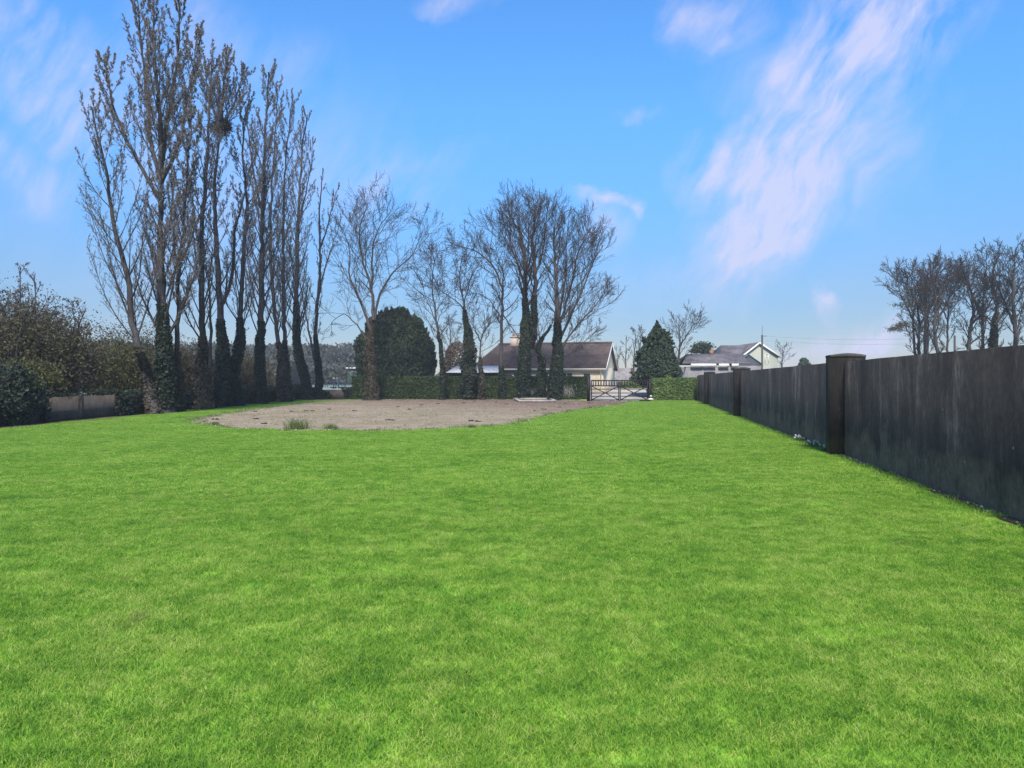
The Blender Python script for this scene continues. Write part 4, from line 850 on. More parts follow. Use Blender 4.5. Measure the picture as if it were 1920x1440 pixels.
# pine-like limbs among the right hand trees
D = 67; x = XD(1735, D); e = empty('pine_tree', (x, D, 0)); tag(e, 'ragged dark pine with flat horizontal sprays among the bare trees', 'tree')
m = MB(); T = MB(); T.tube([(x, D, -.1), W(1735, 640, D), W(1737, 560, D), W(1740, 505, D)], [.2, .15, .1, .04], k=7)
for (x0, x1, y, th) in ((1675, 1740, 571, .16), (1700, 1732, 550, .34), (1682, 1705, 608, .15), (1668, 1690, 616, .14), (1712, 1740, 540, .25), (1730, 1770, 566, .3), (1765, 1800, 525, .5), (1775, 1815, 512, .45), (1780, 1800, 545, .5), (1760, 1785, 545, .35)):
    a, b = W(x0, y, D), W(x1, y, D); t = rng.random(520)[:, None]; P = a + (b - a) * t + rng.normal(size=(520, 3)) * np.array([.1, .5, th]); m.leaves(P, .085, rng, asp=.3)
    T.tube([W(1736, y + 14, D), (a + b) / 2], [.05, .02], k=5)
m.build('crown', M['ivybrown'], e); T.build('trunk', M['bark'], e)

# ---------------------------------------------------------------- hedges
def hedge(name, label, x0, x1, y, w, h, mat, n, size, seed, gaps=None, flat=.06, cat='hedge', group=None):
    rng = np.random.default_rng(seed); e = empty(name, ((x0 + x1) / 2, y, 0)); tag(e, label, cat, group)
    m = MB(); nx = int((x1 - x0) / .3) + 1; xs = np.linspace(x0 + .12, x1 - .12, nx)
    top = lambda x: h + flat * mnoise.noise(Vector((x * .45, seed, 0))) + flat * .5 * mnoise.noise(Vector((x * 2.1, seed, 3)))
    V = []; 
    for x in xs:
        H = top(x) - .1; V += [(x, y - w / 2 + .14, .15), (x, y - w / 2 + .12, H), (x, y + w / 2 - .12, H), (x, y + w / 2 - .14, .15)]
    q = []
    for i in range(nx - 1):
        for k in range(3): q.append((i * 4 + k, (i + 1) * 4 + k, (i + 1) * 4 + k + 1, i * 4 + k + 1))
    q += [(0, 1, 2, 3), ((nx - 1) * 4 + 3, (nx - 1) * 4 + 2, (nx - 1) * 4 + 1, (nx - 1) * 4)]
    m.add(V, quads=q, rnd=.1)
    # front, top, back, ends
    def face(k, f):
        u = rng.uniform(x0, x1, k); v = rng.random(k)
        if f == 0: z = v * np.array([top(a) for a in u]); b = np.array([.1 * mnoise.noise(Vector((a * 1.3, seed, zz * 1.3))) for a, zz in zip(u, z)]); P = np.stack([u, y - w / 2 - b + rng.normal(size=k) * .05, z], 1); nr = np.tile([0, -1, .2], (k, 1))
        elif f == 1: z = np.array([top(a) for a in u]) + rng.normal(size=k) * .035; P = np.stack([u, y + (v - .5) * w, z], 1); nr = np.tile([0, 0, 1.], (k, 1))
        else: z = v * h; P = np.stack([u, y + w / 2 + rng.normal(size=k) * .05, z], 1); nr = np.tile([0, 1., .2], (k, 1))
        return P, nr
    for k, f in ((n, 0), (int(n * .55), 1), (int(n * .3), 2)):
        P, nr = face(k, f)
        if gaps and f == 0:
            ok = np.ones(k, bool)
            for (gx, gz, gr) in gaps: ok &= ((P[:, 0] - gx) ** 2 + ((P[:, 2] - gz) * 1.0) ** 2 > gr ** 2) | (rng.random(k) < .15)
            P, nr = P[ok], nr[ok]
        m.leaves(P, size, rng, nrm=nr, asp=.6)
    for xx, s in ((x0, -1), (x1, 1)):
        k = int(n * w / (x1 - x0) * 1.2) + 50; P = np.stack([xx + rng.normal(size=k) * .05, y + rng.uniform(-w / 2, w / 2, k), rng.random(k) * h], 1); m.leaves(P, size, rng, nrm=np.tile([s, 0, .2], (k, 1)))
    m.build('foliage', M[mat], e); return e
e = hedge('garden_hedge', 'long clipped dark green hedge behind the central bare trees', XD(664, 63.6), XD(1098, 63.6), 63.6, 1.1, 1.86, 'hedge', 30000, .065, 33)
m = MB(); rg = np.random.default_rng(8)
for (gx, k) in ((993, 26), (1022, 22), (1058, 34), (1068, 26)):
    for j in range(k):
        px = gx + rg.normal() * 5; x = XD(px, 62.9); z = rg.uniform(.3, 1.1); m.tube([(x, 62.93, z - .2), (x + rg.normal() * .1, 62.86, z), (x + rg.normal() * .18, 62.9, z + rg.uniform(.1, .35))], [.014, .012, .008], k=3, cap=False)
m.build('bare_stems', M['concrete'], e)
e = hedge('laurel_hedge', 'short bright laurel hedge between the conifer and the concrete wall', XD(1226, 58.6), XD(1306, 58.6), 59.1, .95, 1.68, 'hedgelight', 7500, .075, 35, flat=.08)
D = 60.4; x = XD(1253, D); m = MB()
core(m, lambda h: .62 * math.sqrt(max(.001, 1 - h * h)), (x, D, .3, 2.03), sc_=.92); blob_leaves(m, lambda h: .62 * math.sqrt(max(.001, 1 - h ** 3)), (x, D, .3, 2.05), 3200, .06, rng, lump=.03, depth=.1)
tag(m.build('topiary_dome', M['hedgelight']), 'clipped round topiary dome peeping over the laurel hedge', 'topiary')
e = hedge('low_shrub_row', 'low green shrubs across the drive, seen through the gate', XD(1160, 76), XD(1226, 76), 76, .7, 1.32, 'hedgelight', 2500, .09, 36, flat=.12, cat='shrubs')
# brown beech clump behind the shed
D = 72; x = XD(857, D); e = empty('beech_clump', (x, D, 0)); tag(e, 'dense russet-brown beech clump left of the bungalow roof', 'tree')
m = MB(); blob_leaves(m, lambda h: 1.5 * math.sqrt(max(.02, 1 - h ** 5)), (x, D, 0, W(0, 641, D)[2]), 9000, .09, rng, lump=.1, depth=.35)
M['beech'] = leafmat('beech_leaves', [(0, (.05, .035, .025)), (.5, (.10, .07, .05)), (1, (.16, .11, .08))], trans=.2)
m.build('crown', M['beech'], e); m = MB(); m.tube([(x, D, -.1), (x, D, 3.5)], [.15, .05], k=7); m.build('trunk', M['bark'], e)

# ---------------------------------------------------------------- gate
GD = 57.4; gx0, gx1 = XD(1107, GD), XD(1216, GD); e = empty('field_gate', ((gx0 + gx1) / 2, GD, 0))
tag(e, 'black wooden double farm gate with picket top and crossed braces', 'gate')
zs = [.10, .37, .62, .92, 1.18, 1.58]
cx = (gx0 + gx1) / 2
for a, b in ((gx0 + .04, cx - .02), (cx + .02, gx1 - .04)):
    m = MB()
    for z in (.10, .37, .62, .92): m.box(a, b, GD - .02, GD + .02, z - .03, z + .03)
    for z in (1.18, 1.58): m.box(a, b, GD - .03, GD + .03, z - .045, z + .045)
    m.box(a - .002, a + .07, GD - .034, GD + .034, .04, 1.63); m.box(b - .07, b + .002, GD - .034, GD + .034, .04, 1.63)
    le = m.build('gate_leaf', M['timber'], e)
    m = MB(); k = 10
    for i in range(k): xx = a + .07 + (b - a - .14) * (i + .5) / k; m.box(xx - .035, xx + .035, GD - .022, GD + .022, 1.226, 1.534)
    o = m.build('pickets', M['timber'], e)
    m = MB(); m.bar((a + .05, GD - .045, 1.15), (b - .05, GD - .045, .10), .07, .04); m.bar((a + .05, GD - .078, .10), (b - .05, GD - .078, 1.15), .07, .022)
    m.build('cross_brace', M['timber'], e)
m = MB(); m.box(gx0 - .26, gx0 - .02, GD - .12, GD + .12, -.1, 2.05); m.build('gate_post', M['timber'], e)
m = MB(); m.box(gx1 + .02, gx1 + .20, GD - .09, GD + .09, -.1, 1.7); m.build('gate_post', M['timber'], e)
m = MB(); rock(m, np.array([gx1 + .1, GD - .35, .15]), .28, rng); rock(m, np.array([gx1 + .12, GD - .33, .38]), .16, rng)
tag(m.build('white_stone', M['white']), 'upright whitewashed stone at the foot of the right gate post', 'stone')
m = MB()
for k in range(7): rock(m, np.array([gx1 - .55 + (k - 3) * .1, GD - 1.2 + rng.uniform(-.06, .06), .05]), rng.uniform(.12, .18), rng)
tag(m.build('rubble_heap', M['clod']), 'small dark heap of rubble in the grass below the gate', 'rubble')
# concrete edging frame on the gravel
e = empty('edging_frame', (XD(1002, 56.5), 56.5, 0)); tag(e, 'low rectangular concrete edging frame lying on the gravel under the trees', 'edging')
a, b, c, d = (XD(975, 54.2), 54.2), (XD(1041, 54.2), 54.2), (XD(1031, 60.4), 60.4), (XD(963, 60.4), 60.4)
for p, q in ((a, b), (b, c), (c, d), (d, a)):
    m = MB(); m.bar((p[0], p[1], .10), (q[0], q[1], .10), .16, .18) if abs(p[1] - q[1]) < 1 else m.bar((p[0], p[1] + .1, .10), (q[0], q[1] - .1, .10), .16, .14)
    m.build('kerb_stone', M['concrete'], e)

# ---------------------------------------------------------------- bungalow
def window(e, x0, x1, z0, z1, y=0, bars=1, ax='x'):
    m = MB(); t = .07
    m.box(x0, x1, y - .05, y + .02, z0, z0 + t); m.box(x0, x1, y - .05, y + .02, z1 - t, z1)
    m.box(x0, x0 + t, y - .048, y + .02, z0 + t, z1 - t); m.box(x1 - t, x1, y - .048, y + .02, z0 + t, z1 - t)
    for b in range(1, bars + 1): xx = x0 + (x1 - x0) * b / (bars + 1); m.box(xx - .03, xx + .03, y - .046, y + .02, z0 + t, z1 - t)
    f = m.build('window', M['frame'], e); m = MB(); m.box(x0 + t * .5, x1 - t * .5, y - .02, y - .01, z0 + t * .5, z1 - t * .5); p = m.build('pane', M['glass'], f)
    m = MB(); m.box(x0 - .08, x1 + .08, y - .12, y - .003, z0 - .09, z0 - .003); m.build('sill', M['concrete'], f); return f
BL, BW, EZ, RZ = 12.3, 8.2, 2.80, 5.15
ang = -R(15); br = np.array([XD(1131, 67.0), 67.0])     # front right corner; local x runs left->right along the front
ux = np.array([math.cos(ang), math.sin(ang)]); bo = br - ux * BL
e = empty('bungalow', (bo[0], bo[1], 0), ang, world=False); tag(e, 'cream bungalow with brown tiled roof behind the hedge', 'house')
m = MB(); m.box(0, BL, 0, BW, -.2, EZ); m.add([(BL, 0, EZ + .001), (BL, BW, EZ + .001), (BL, BW / 2, RZ - .12)], tris=[(0, 1, 2)]); m.build('wall', M['cream'], e)
def slab(P4, th=.14):  # roof plane with thickness
    P = np.array(P4, float); n = norm(np.cross(P[1] - P[0], P[2] - P[0])); n = n if n[2] > 0 else -n
    k = len(P); V = np.vstack([P, P - n * th]); return V, k
m = MB(); ov = .26; dz = (RZ - EZ) / (BW / 2) * ov
# hipped left end, gabled right end
f0 = [(-ov, -ov, EZ - dz), (BL + .28, -ov, EZ - dz), (BL + .28, BW / 2, RZ), (1.35, BW / 2, RZ)]
f1 = [(-ov, BW + ov, EZ - dz), (BL + .28, BW + ov, EZ - dz), (BL + .28, BW / 2, RZ), (1.35, BW / 2, RZ)]
for f in (f0, f1):
    V, k = slab(f); m.add(V, quads=[(0, 1, 2, 3), (7, 6, 5, 4), (0, 4, 5, 1), (1, 5, 6, 2), (3, 7, 4, 0)])
V, k = slab([(-ov, -ov, EZ - dz), (-ov, BW + ov, EZ - dz), (1.35, BW / 2, RZ)]); m.add(V, tris=[(0, 1, 2), (5, 4, 3)], quads=[(0, 3, 4, 1)])
m.tube([(1.35, BW / 2, RZ + .02), (BL + .28, BW / 2, RZ + .02)], .11, k=8)
rf = m.build('roof', M['roof'], e)
m = MB(); m.box(-ov, BL + .26, -ov - .05, -ov - .004, EZ - dz - .24, EZ - dz + .02); m.box(-ov, BL + .2, -ov, -.01, EZ - dz - .24, EZ - dz - .2); m.build('fascia', M['creampaint'], e)
m = MB()
for y0_, y1_ in ((-ov, BW / 2), (BW + ov, BW / 2)): m.bar((BL + .31, y0_, EZ - dz - .10), (BL + .31, y1_, RZ - .10), .05, .22)
m.build('bargeboard', M['white'], e)
m = MB(); m.tube([(-ov, -ov - .12, EZ - dz - .06), (BL + .2, -ov - .12, EZ - dz - .06)], .065, k=8); m.tube([(BL - .2, -ov - .12, EZ - dz - .1), (BL - .2, -.06, EZ - dz - .5), (BL - .2, -.06, 0)], .045, k=6); m.build('gutter', M['creampaint'], e)
# chimney
chx = 3.15; m = MB(); m.box(chx - .5, chx + .5, BW / 2 - .35, BW / 2 + .35, 4.6, RZ + .62); m.box(chx - .56, chx + .56, BW / 2 - .41, BW / 2 + .41, RZ + .622, RZ + .72); ch = m.build('chimney', M['chim'], rf)
for dx in (-.27, .25):
    m = MB(); m.lathe([(.10, RZ + .72), (.12, RZ + .75), (.10, RZ + .9), (.13, RZ + 1.02), (.09, RZ + 1.03), (.0, RZ + .98)], c=(chx + dx, BW / 2)); m.build('chimney_pot', M['terracotta'], ch)
def bx(px): # local x on the front for a pixel column
    k = (px - 960) / F; return (k * bo[1] - bo[0]) / (ux[0] - k * ux[1])
window(e, bx(1051), bx(1074), 1.15, 2.30, bars=1); window(e, bx(1093), bx(1108), .95, 2.25, bars=0)
window(e, bx(1021), bx(1036), 1.0, 2.3, bars=1); window(e, bx(962), bx(973), 1.0, 2.3, bars=0); window(e, bx(1003), bx(1013), 1.2, 2.2, bars=0)
m = MB(); x_ = bx(951); m.box(x_ - .45, x_ + .45, -.06, .02, 0, 2.1); dr = m.build('door', M['timber'], e); m = MB(); m.box(x_ + .3, x_ + .36, -.12, -.062, 1.0, 1.15); m.build('handle', M['metal'], dr)
# shed with pale lean-to roof in front of the bungalow's left end
sx0, sx1, sy = XD(836, 66.6), XD(938, 66.6), 66.6; e = empty('garden_shed', ((sx0 + sx1) / 2, sy, 0)); tag(e, 'low dark green shed with a pale sheet roof behind the hedge', 'shed')
m = MB(); m.box(sx0 + .25, sx1 - .2, sy, sy + 2.6, -.05, 2.22); m.build('wall', M['greenwood'], e)
m = MB(); nn = 44; xs = np.linspace(sx0, sx1, nn + 1); c3 = .018
for i in range(nn):
    a, b = xs[i], xs[i + 1]; za, zb = (c3 if i % 2 else -c3), (-c3 if i % 2 else c3); ins = lambda x: sx0 + .75 + (x - sx0) * (sx1 - sx0 - .95) / (sx1 - sx0)
    m.add([(a, sy - .3, 2.30 + za), (b, sy - .3, 2.30 + zb), (ins(b), sy + 2.9, 2.95 + zb), (ins(a), sy + 2.9, 2.95 + za), (a, sy - .3, 2.27 + za), (b, sy - .3, 2.27 + zb), (ins(b), sy + 2.9, 2.92 + zb), (ins(a), sy + 2.9, 2.92 + za)], quads=[(0, 1, 2, 3), (7, 6, 5, 4), (0, 4, 5, 1), (2, 6, 7, 3)])
m.build('roof', M['sheet'], e)
# clothes post
D = 65.2; m = MB(); x = XD(741, D); m.tube([(x, D, 0), (x, D, W(0, 684, D)[2])], .035, k=6); m.bar((XD(731, D), D, W(0, 683.5, D)[2]), (XD(755, D), D, W(0, 683.5, D)[2]), .04, .04)
tag(m.build('washing_line_post', M['metal']), 'thin grey T-shaped washing line post before the round evergreen', 'post')
# grey wall beyond the drive
m = MB(); y = 84.5; x0, x1 = XD(1151, y), XD(1222, y); n = 20; xs = np.linspace(x0, x1, n + 1)
tz = [3.0 + .10 * mnoise.noise(Vector((a * 1.5, 2, 1))) for a in xs]
for i in range(n): m.add([(xs[i], y, -.1), (xs[i + 1], y, -.1), (xs[i + 1], y + .3, -.1), (xs[i], y + .3, -.1), (xs[i], y, tz[i]), (xs[i + 1], y, tz[i + 1]), (xs[i + 1], y + .3, tz[i + 1]), (xs[i], y + .3, tz[i])], quads=[(0, 1, 5, 4), (4, 5, 6, 7), (2, 3, 7, 6)])
tag(m.build('yard_wall', M['greywall']), 'mottled grey block wall between the bungalow gable and the conifer', 'wall')

# ---------------------------------------------------------------- houses on the right
D = 86; x0, x1 = XD(1283, D), XD(1402, D); e = empty('outbuilding', ((x0 + x1) / 2, D, 0)); tag(e, 'long low grey building with slate roof and a white fascia strip', 'building')
m = MB(); m.box(x0 + .2, x1, D, D + 6, -.1, 3.15); m.build('wall', M['greywall'], e)
m = MB(); V, k = slab([(x0 - .3, D - .35, 3.55), (x1 + .2, D - .35, 3.55), (x1 + .2, D + 3, 4.75), (x0 + 1.1, D + 3, 4.75)], .1); m.add(V, quads=[(0, 1, 2, 3), (7, 6, 5, 4), (0, 4, 5, 1), (1, 5, 6, 2), (3, 7, 4, 0)])
V, k = slab([(x0 - .3, D + 6.3, 3.55), (x1 + .2, D + 6.3, 3.55), (x1 + .2, D + 3, 4.75), (x0 + 1.1, D + 3, 4.75)], .1); m.add(V, quads=[(0, 1, 2, 3), (7, 6, 5, 4), (0, 4, 5, 1)]); m.build('roof', M['roofgrey'], e)
for a, b in ((1294, 1341), (1346, 1365), (1370, 1383)):
    m = MB(); m.box(XD(a, D), XD(b, D), D - .45, D - .38, 3.17, 3.50); m.build('fascia_board', M['white'], e)
for a, b in ((1299, 1312), (1318, 1333), (1350, 1362)): window(e, XD(a, D), XD(b, D), 1.9, 2.9, y=D, bars=1) if False else None
m = MB()
for a in (1317, 1368):
    m = MB(); m.box(XD(a, D) - .06, XD(a, D) + .06, D - .08, D - .003, 0, 3.1); m.build('downpipe', M['metal'], e)
m = MB(); m.box(XD(1347, D) - .22, XD(1347, D) + .22, D + 2.8, D + 3.2, 4.6, 5.15); m.lathe([(.12, 5.15), (.14, 5.3), (.0, 5.42)], k=10, c=(XD(1347, D), D + 3)); m.build('chimney', M['terracotta'], e)
D = 100; e = empty('gabled_house', (XD(1424, D), D, 0)); tag(e, 'pale gabled house with slate wing and chimney behind the concrete wall', 'house')
g0, g1, ga = XD(1386, D), XD(1458, D), XD(1423, D); az, ez0, ez1 = W(0, 642, D)[2], W(0, 678, D)[2], W(0, 666, D)[2]
m = MB(); m.add([(g0, D, -.1), (g1, D, -.1), (g1, D, ez1), (ga, D, az), (g0, D, ez0), (g0, D + 9, -.1), (g1, D + 9, -.1), (g1, D + 9, ez1), (ga, D + 9, az), (g0, D + 9, ez0)], quads=[(0, 1, 2, 4), (1, 6, 7, 2), (5, 0, 4, 9), (6, 5, 9, 7)], tris=[(4, 2, 3), (9, 8, 7)]); m.build('wall', M['palegreen'], e)
m = MB()
cat = (XD(1366, D), W(0, 686, D)[2])
for pa, pb in (((ga, az + .05), cat), ((ga, az + .05), (g1 + .35, ez1 - .18))):
    V, k = slab([(pa[0], D - .3, pa[1]), (pb[0], D - .3, pb[1]), (pb[0], D + 9.3, pb[1]), (pa[0], D + 9.3, pa[1])], .16); m.add(V, quads=[(0, 1, 2, 3), (7, 6, 5, 4), (0, 4, 5, 1), (1, 5, 6, 2)])
# wing: ridge across the view
w0, w1, wr = XD(1352, D), XD(1415, D), W(0, 644.5, D)[2]; wy = D + 2.5
V, k = slab([(w0, wy - 2.2, W(0, 669, D)[2]), (w1, wy - 2.2, W(0, 669, D)[2]), (w1, wy + 2, wr), (XD(1369, D), wy + 2, wr)], .12); m.add(V, quads=[(0, 1, 2, 3), (7, 6, 5, 4), (0, 4, 5, 1), (3, 7, 4, 0)])
V, k = slab([(w0, wy + 6.2, W(0, 669, D)[2]), (w1, wy + 6.2, W(0, 669, D)[2]), (w1, wy + 2, wr), (XD(1369, D), wy + 2, wr)], .12); m.add(V, quads=[(0, 1, 2, 3), (7, 6, 5, 4)])
V, k = slab([(w0, wy - 2.2, W(0, 669, D)[2]), (w0, wy + 6.2, W(0, 669, D)[2]), (XD(1369, D), wy + 2, wr)], .12); m.add(V, tris=[(0, 1, 2), (5, 4, 3)])
rf = m.build('roof', M['roofgrey'], e)
m = MB(); m.box(w0 + .3, g0 - .01, wy - 1.8, wy + 5.8, -.1, W(0, 669, D)[2] - .12); m.build('wing_wall', M['palegreen'], e)
m = MB()
for pa, pb in (((ga, az - .06), (cat[0], cat[1] - .11)), ((ga, az - .06), (g1 + .35, ez1 - .29))): m.bar((pa[0], D - .33, pa[1]), (pb[0], D - .33, pb[1]), .2, .05)
m.build('bargeboard', M['white'], e)
m = MB(); c = XD(1421, D); m.box(c - .45, c + .45, D + .6, D + 1.5, az - .8, az + .55); m.box(c - .52, c + .52, D + .55, D + 1.55, az + .552, az + .66); ch = m.build('chimney', M['chim'], rf)
for dx in (-.3, 0, .3):
    m = MB(); m.lathe([(.09, az + .66), (.10, az + .95), (.05, az + .97), (0, az + .9)], k=10, c=(c + dx, D + 1.05)); m.build('chimney_pot', M['terracotta'], ch)
window(e, XD(1434, D), XD(1441, D), W(0, 682, D)[2], W(0, 663, D)[2], y=D, bars=0)
# slate porch in front of the gable
m = MB(); D2 = 97; a, b, c = XD(1378, D2), XD(1432, D2), XD(1404, D2); hz, lz = W(0, 664, D2)[2], W(0, 684, D2)[2]
for pb in (a, b):
    V, k = slab([(c, D2, hz), (pb, D2, lz), (pb, D2 + 2.4, lz), (c, D2 + 2.4, hz)], .1); m.add(V, quads=[(0, 1, 2, 3), (7, 6, 5, 4), (0, 4, 5, 1), (1, 5, 6, 2)])
m.add([(a + .1, D2 + .1, lz - .1), (b - .1, D2 + .1, lz - .1), (c, D2 + .1, hz - .12)], tris=[(0, 1, 2)]); m.build('porch_roof', M['roofblue'], e)
m = MB(); m.box(a + .2, b - .2, D2 + .12, D2 + 2.8, -.1, lz - .1); m.build('porch', M['greywall'], e)
# pole, aerial bracket and wires
D = 92; x = XD(1429, D); e = empty('utility_pole', (x, D, 0)); tag(e, 'slim utility pole rising in front of the pale gable', 'utility pole')
m = MB(); m.tube([(x, D, -.1), (x, D, W(0, 628, D)[2])], [.13, .11], k=8); m.build('pole', M['pole'], e)
m = MB(); m.tube([(x, D, W(0, 630, D)[2]), (x, D, W(0, 611, D)[2])], .035, k=6); m.build('mast', M['metal'], e)
m = MB(); z = W(0, 630, D)[2]; m.box(x - .1, x + .55, D - .05, D + .05, z - .05, z + .05); m.build('bracket', M['metal'], e)
px2 = XD(1790, 80); e2 = empty('utility_pole', (px2, 80, 0)); tag(e2, 'utility pole standing among the bare trees beyond the wall', 'utility pole')
m = MB(); m.tube([(px2, 80, -.1), (px2, 80, 6.4)], [.13, .1], k=8); m.build('pole', M['pole'], e2)
for dz_, lab in ((0, 'upper of the two thin wires running from the utility pole'), (-.55, 'lower of the two thin wires running from the utility pole')):
    a = np.array([x + .5, D, z + dz_]); b = np.array([px2, 80, 6.3 + dz_]); t = np.linspace(0, 1, 16)[:, None]; P = a + (b - a) * t; P[:, 2] -= .5 * 4 * (t * (1 - t))[:, 0] * .8
    m = MB(); m.tube(P, .009, k=4, cap=False); tag(m.build('overhead_wire', M['metal']), lab, 'wire', 'overhead wires')

# ---------------------------------------------------------------- left boundary wall and thicket
rng = np.random.default_rng(77)
e = empty('boundary_wall', (-17.8, 40, 0)); tag(e, 'low brown boundary wall half hidden by ivy behind the poplars', 'wall')
m = MB(); m.box(-17.9, -17.7, 12, 63.5, -.1, .95); m.box(-17.9, XD(664, 63.4), 63.502, 63.7, -.1, .8)
m.build('wall_panel', M['brownwall'], e)
m = MB()
for y in (24.5, 27.5, 30.6, 33.6): m.box(-17.95, -17.62, y - .12, y + .12, -.1, 1.0)
m.build('pier', M['brownwall'], e)
m = MB()
n = 62000; y = rng.uniform(12, 63.6, n); z = rng.uniform(0, 1.3, n)
cov = np.array([mnoise.noise(Vector((a * .35, 7, 0))) * .5 + (.9 if a < 28.3 or a > 33.2 else -.45) + mnoise.noise(Vector((a * 1.2, b * 1.8, 5))) * .6 + (b - .75) * 1.3 for a, b in zip(y, z)])
k = cov > 0; y, z = y[k], z[k]
zt = np.array([1.15 + .25 * mnoise.noise(Vector((a * .8, 2, 0))) for a in y]); k = z < zt; y, z = y[k], z[k]; n = len(y)
P = np.stack([-17.62 + rng.normal(size=n) * .10, y, z], 1); P[z > .95, 0] += rng.uniform(-.5, .1, (z > .95).sum()); m.leaves(P, .075, rng, nrm=np.tile([1., 0, .3], (n, 1)))
n = 3600; x = rng.uniform(-17.9, XD(664, 63.4), n); z = rng.random(n) ** .7 * 1.0; k = np.array([mnoise.noise(Vector((a * .6, 3, b))) > -.05 for a, b in zip(x, z)]); x, z = x[k], z[k]
m.leaves(np.stack([x, 63.45 + rng.normal(size=len(x)) * .08, z], 1), .08, rng)
m.build('ivy', M['ivy'], e)

def scrub(name, label, x, y, rad, h, seed, mat='scrub', leaf=9000, size=.075, group='overgrown trees and bushes at the left edge', stems=9, twmul=1.0, cat='bush', bud='scrub', depth=.55):
    rng = np.random.default_rng(seed); e = empty(name, (x, y, 0)); tag(e, label, cat, group)
    T, Cm, B = MB(), MB(), []
    c = Cfg(n=(0, 7, 6), ang=(40, 40, 42), trop=(.05, .03, .0), jit=(.14, .2, .25), ratio=(.5, .5), rmin=.011, bud=4, budsize=size * .8, seg=(7, 5, 4))
    for i in range(stems):
        a = rng.uniform(0, 6.28); tilt = rng.uniform(.05, .75); d = norm(np.array([math.cos(a) * tilt, math.sin(a) * tilt, 1])); p = np.array([x + rng.normal() * rad * .2, y + rng.normal() * rad * .2, -.1])
        grow(rng, p, d, h * rng.uniform(.75, 1.0), .07 + .01 * h, 0, c, T, Cm, B)
        for _ in range(int(5 * twmul)): grow(rng, p + d * rng.uniform(.1, .6) * h, rot_dir(d, R(rng.uniform(15, 55)), rng.uniform(0, 6.28)), h * rng.uniform(.25, .5), .03, 0, c, T, Cm, B)
    Cm.leaves(np.vstack(B), size * .8, rng, mi=1)
    nb = 14
    for k in range(nb):
        hh = rng.uniform(.15, .82) * h; a = rng.uniform(0, 6.28); rr = rad * rng.uniform(.1, .75) * math.sqrt(max(.1, 1 - (hh / h - .35) ** 2 * 1.6)); c0 = np.array([x + math.cos(a) * rr, y + math.sin(a) * rr, hh])
        P = c0 + rng.normal(size=(int(leaf * 1.5) // nb, 3)) * rad * np.array([.24, .24, .20]); P[:, 2] = np.maximum(P[:, 2], .03); Cm.leaves(P, size * .78, rng, mi=1)
    T.build('trunk', M['bark'], e); Cm.build('crown', [M['twig'], M[mat]], e); return e
scrub('overgrown_tree', 'dense ivy-dark overgrown bush right at the left edge of the picture', -18.3, 26.6, 1.4, 2.1, 1, mat='ivy', leaf=15000, stems=6)
scrub('willow_bush', 'large brown-olive willow thicket with tall shoots left of the poplars', -20.5, 32, 3.0, 5.0, 2, leaf=11000, stems=11)
scrub('willow_bush', 'rounded olive bush behind the brown wall, between thicket and leaning poplar', -20.8, 39, 2.6, 3.7, 3, mat='scrubgreen', leaf=12000, stems=8)
scrub('overgrown_tree', 'twiggy grey-brown tree rising highest in the left thicket', -27, 42, 3.8, 6.8, 4, leaf=9000, stems=12, cat='tree')
scrub('overgrown_tree', 'spreading brown tree behind the olive bush, with drooping right side', -24.5, 47, 3.6, 4.9, 5, leaf=9000, stems=11, cat='tree')
scrub('willow_bush', 'small yellow-green bush low beside the brown wall', -18.9, 29.0, 1.3, 2.5, 6, mat='scrubgreen', leaf=5000, stems=6)
scrub('willow_bush', 'brown twiggy bush behind the foot of the tallest poplar', -20.2, 46, 2.0, 4.0, 7, leaf=6000, stems=8)
scrub('willow_bush', 'brown bush behind the poplar with the shaggy foot', -20.0, 54, 1.7, 3.6, 8, leaf=5000, stems=7)
scrub('overgrown_tree', 'half-cut thicket tree at the picture edge behind the dark one', -29, 37, 3.4, 5.8, 9, leaf=9000, stems=9, cat='tree')
scrub('willow_bush', 'rounded brown bush behind the thin middle poplars', -21.5, 63, 2.2, 4.0, 10, leaf=6500, stems=8)
# tall shoots
for i, (px, py, lab) in enumerate(((38, 500, 'bare shoot with a tufted tip standing above the left thicket'), (66, 512, 'second tufted bare shoot above the left thicket, nearer the poplars'), (15, 560, 'low bare shoot at the picture edge above the thicket'))):
    ft('bare_tree', lab, 34, [([(px + 4, 778), (px + 3, 650), (px, 580), (px, py)], .09, {})], 120 + i, 'tall shoots above the thicket', cfg=dict(limb=.9, n=(10, 5, 4), bud=2, budsize=.04, ang=(22, 25, 28), rmin=.01), bud='bud')

# far wood behind the field
rng = np.random.default_rng(99); m = MB()
def wood(m, px0, px1, D, ytop, n, size, rng, jag=6, seed=0):
    px = rng.uniform(px0, px1, n); x = XD(px, D)
    top = np.array([W(0, ytop(p) - jag * mnoise.noise(Vector((p * .045, seed, 0))) * 1.3 - jag * .5 * mnoise.noise(Vector((p * .17, seed, 4))), D)[2] for p in px])
    h = rng.random(n) ** .75; P = np.stack([x, D + rng.normal(size=n) * 5, h * top], 1); m.leaves(P, size, rng, rnd=np.clip(.5 + .8 * np.array([mnoise.noise(Vector((a * .05, seed, b * .1))) for a, b in zip(P[:, 0], P[:, 2])]) + rng.normal(size=n) * .12, 0, 1))
wood(m, -200, 720, 190, lambda p: 648 - (p < 250) * 6, 60000, .42, rng, seed=1)
wood(m, -200, 560, 130, lambda p: 668, 50000, .30, rng, seed=2)
wood(m, 540, 700, 150, lambda p: 684, 16000, .30, rng, jag=4, seed=5)
tag(m.build('far_wood', M['farwood']), 'hazy brown-green wood beyond the playing field behind the poplars', 'woodland', kind='stuff')
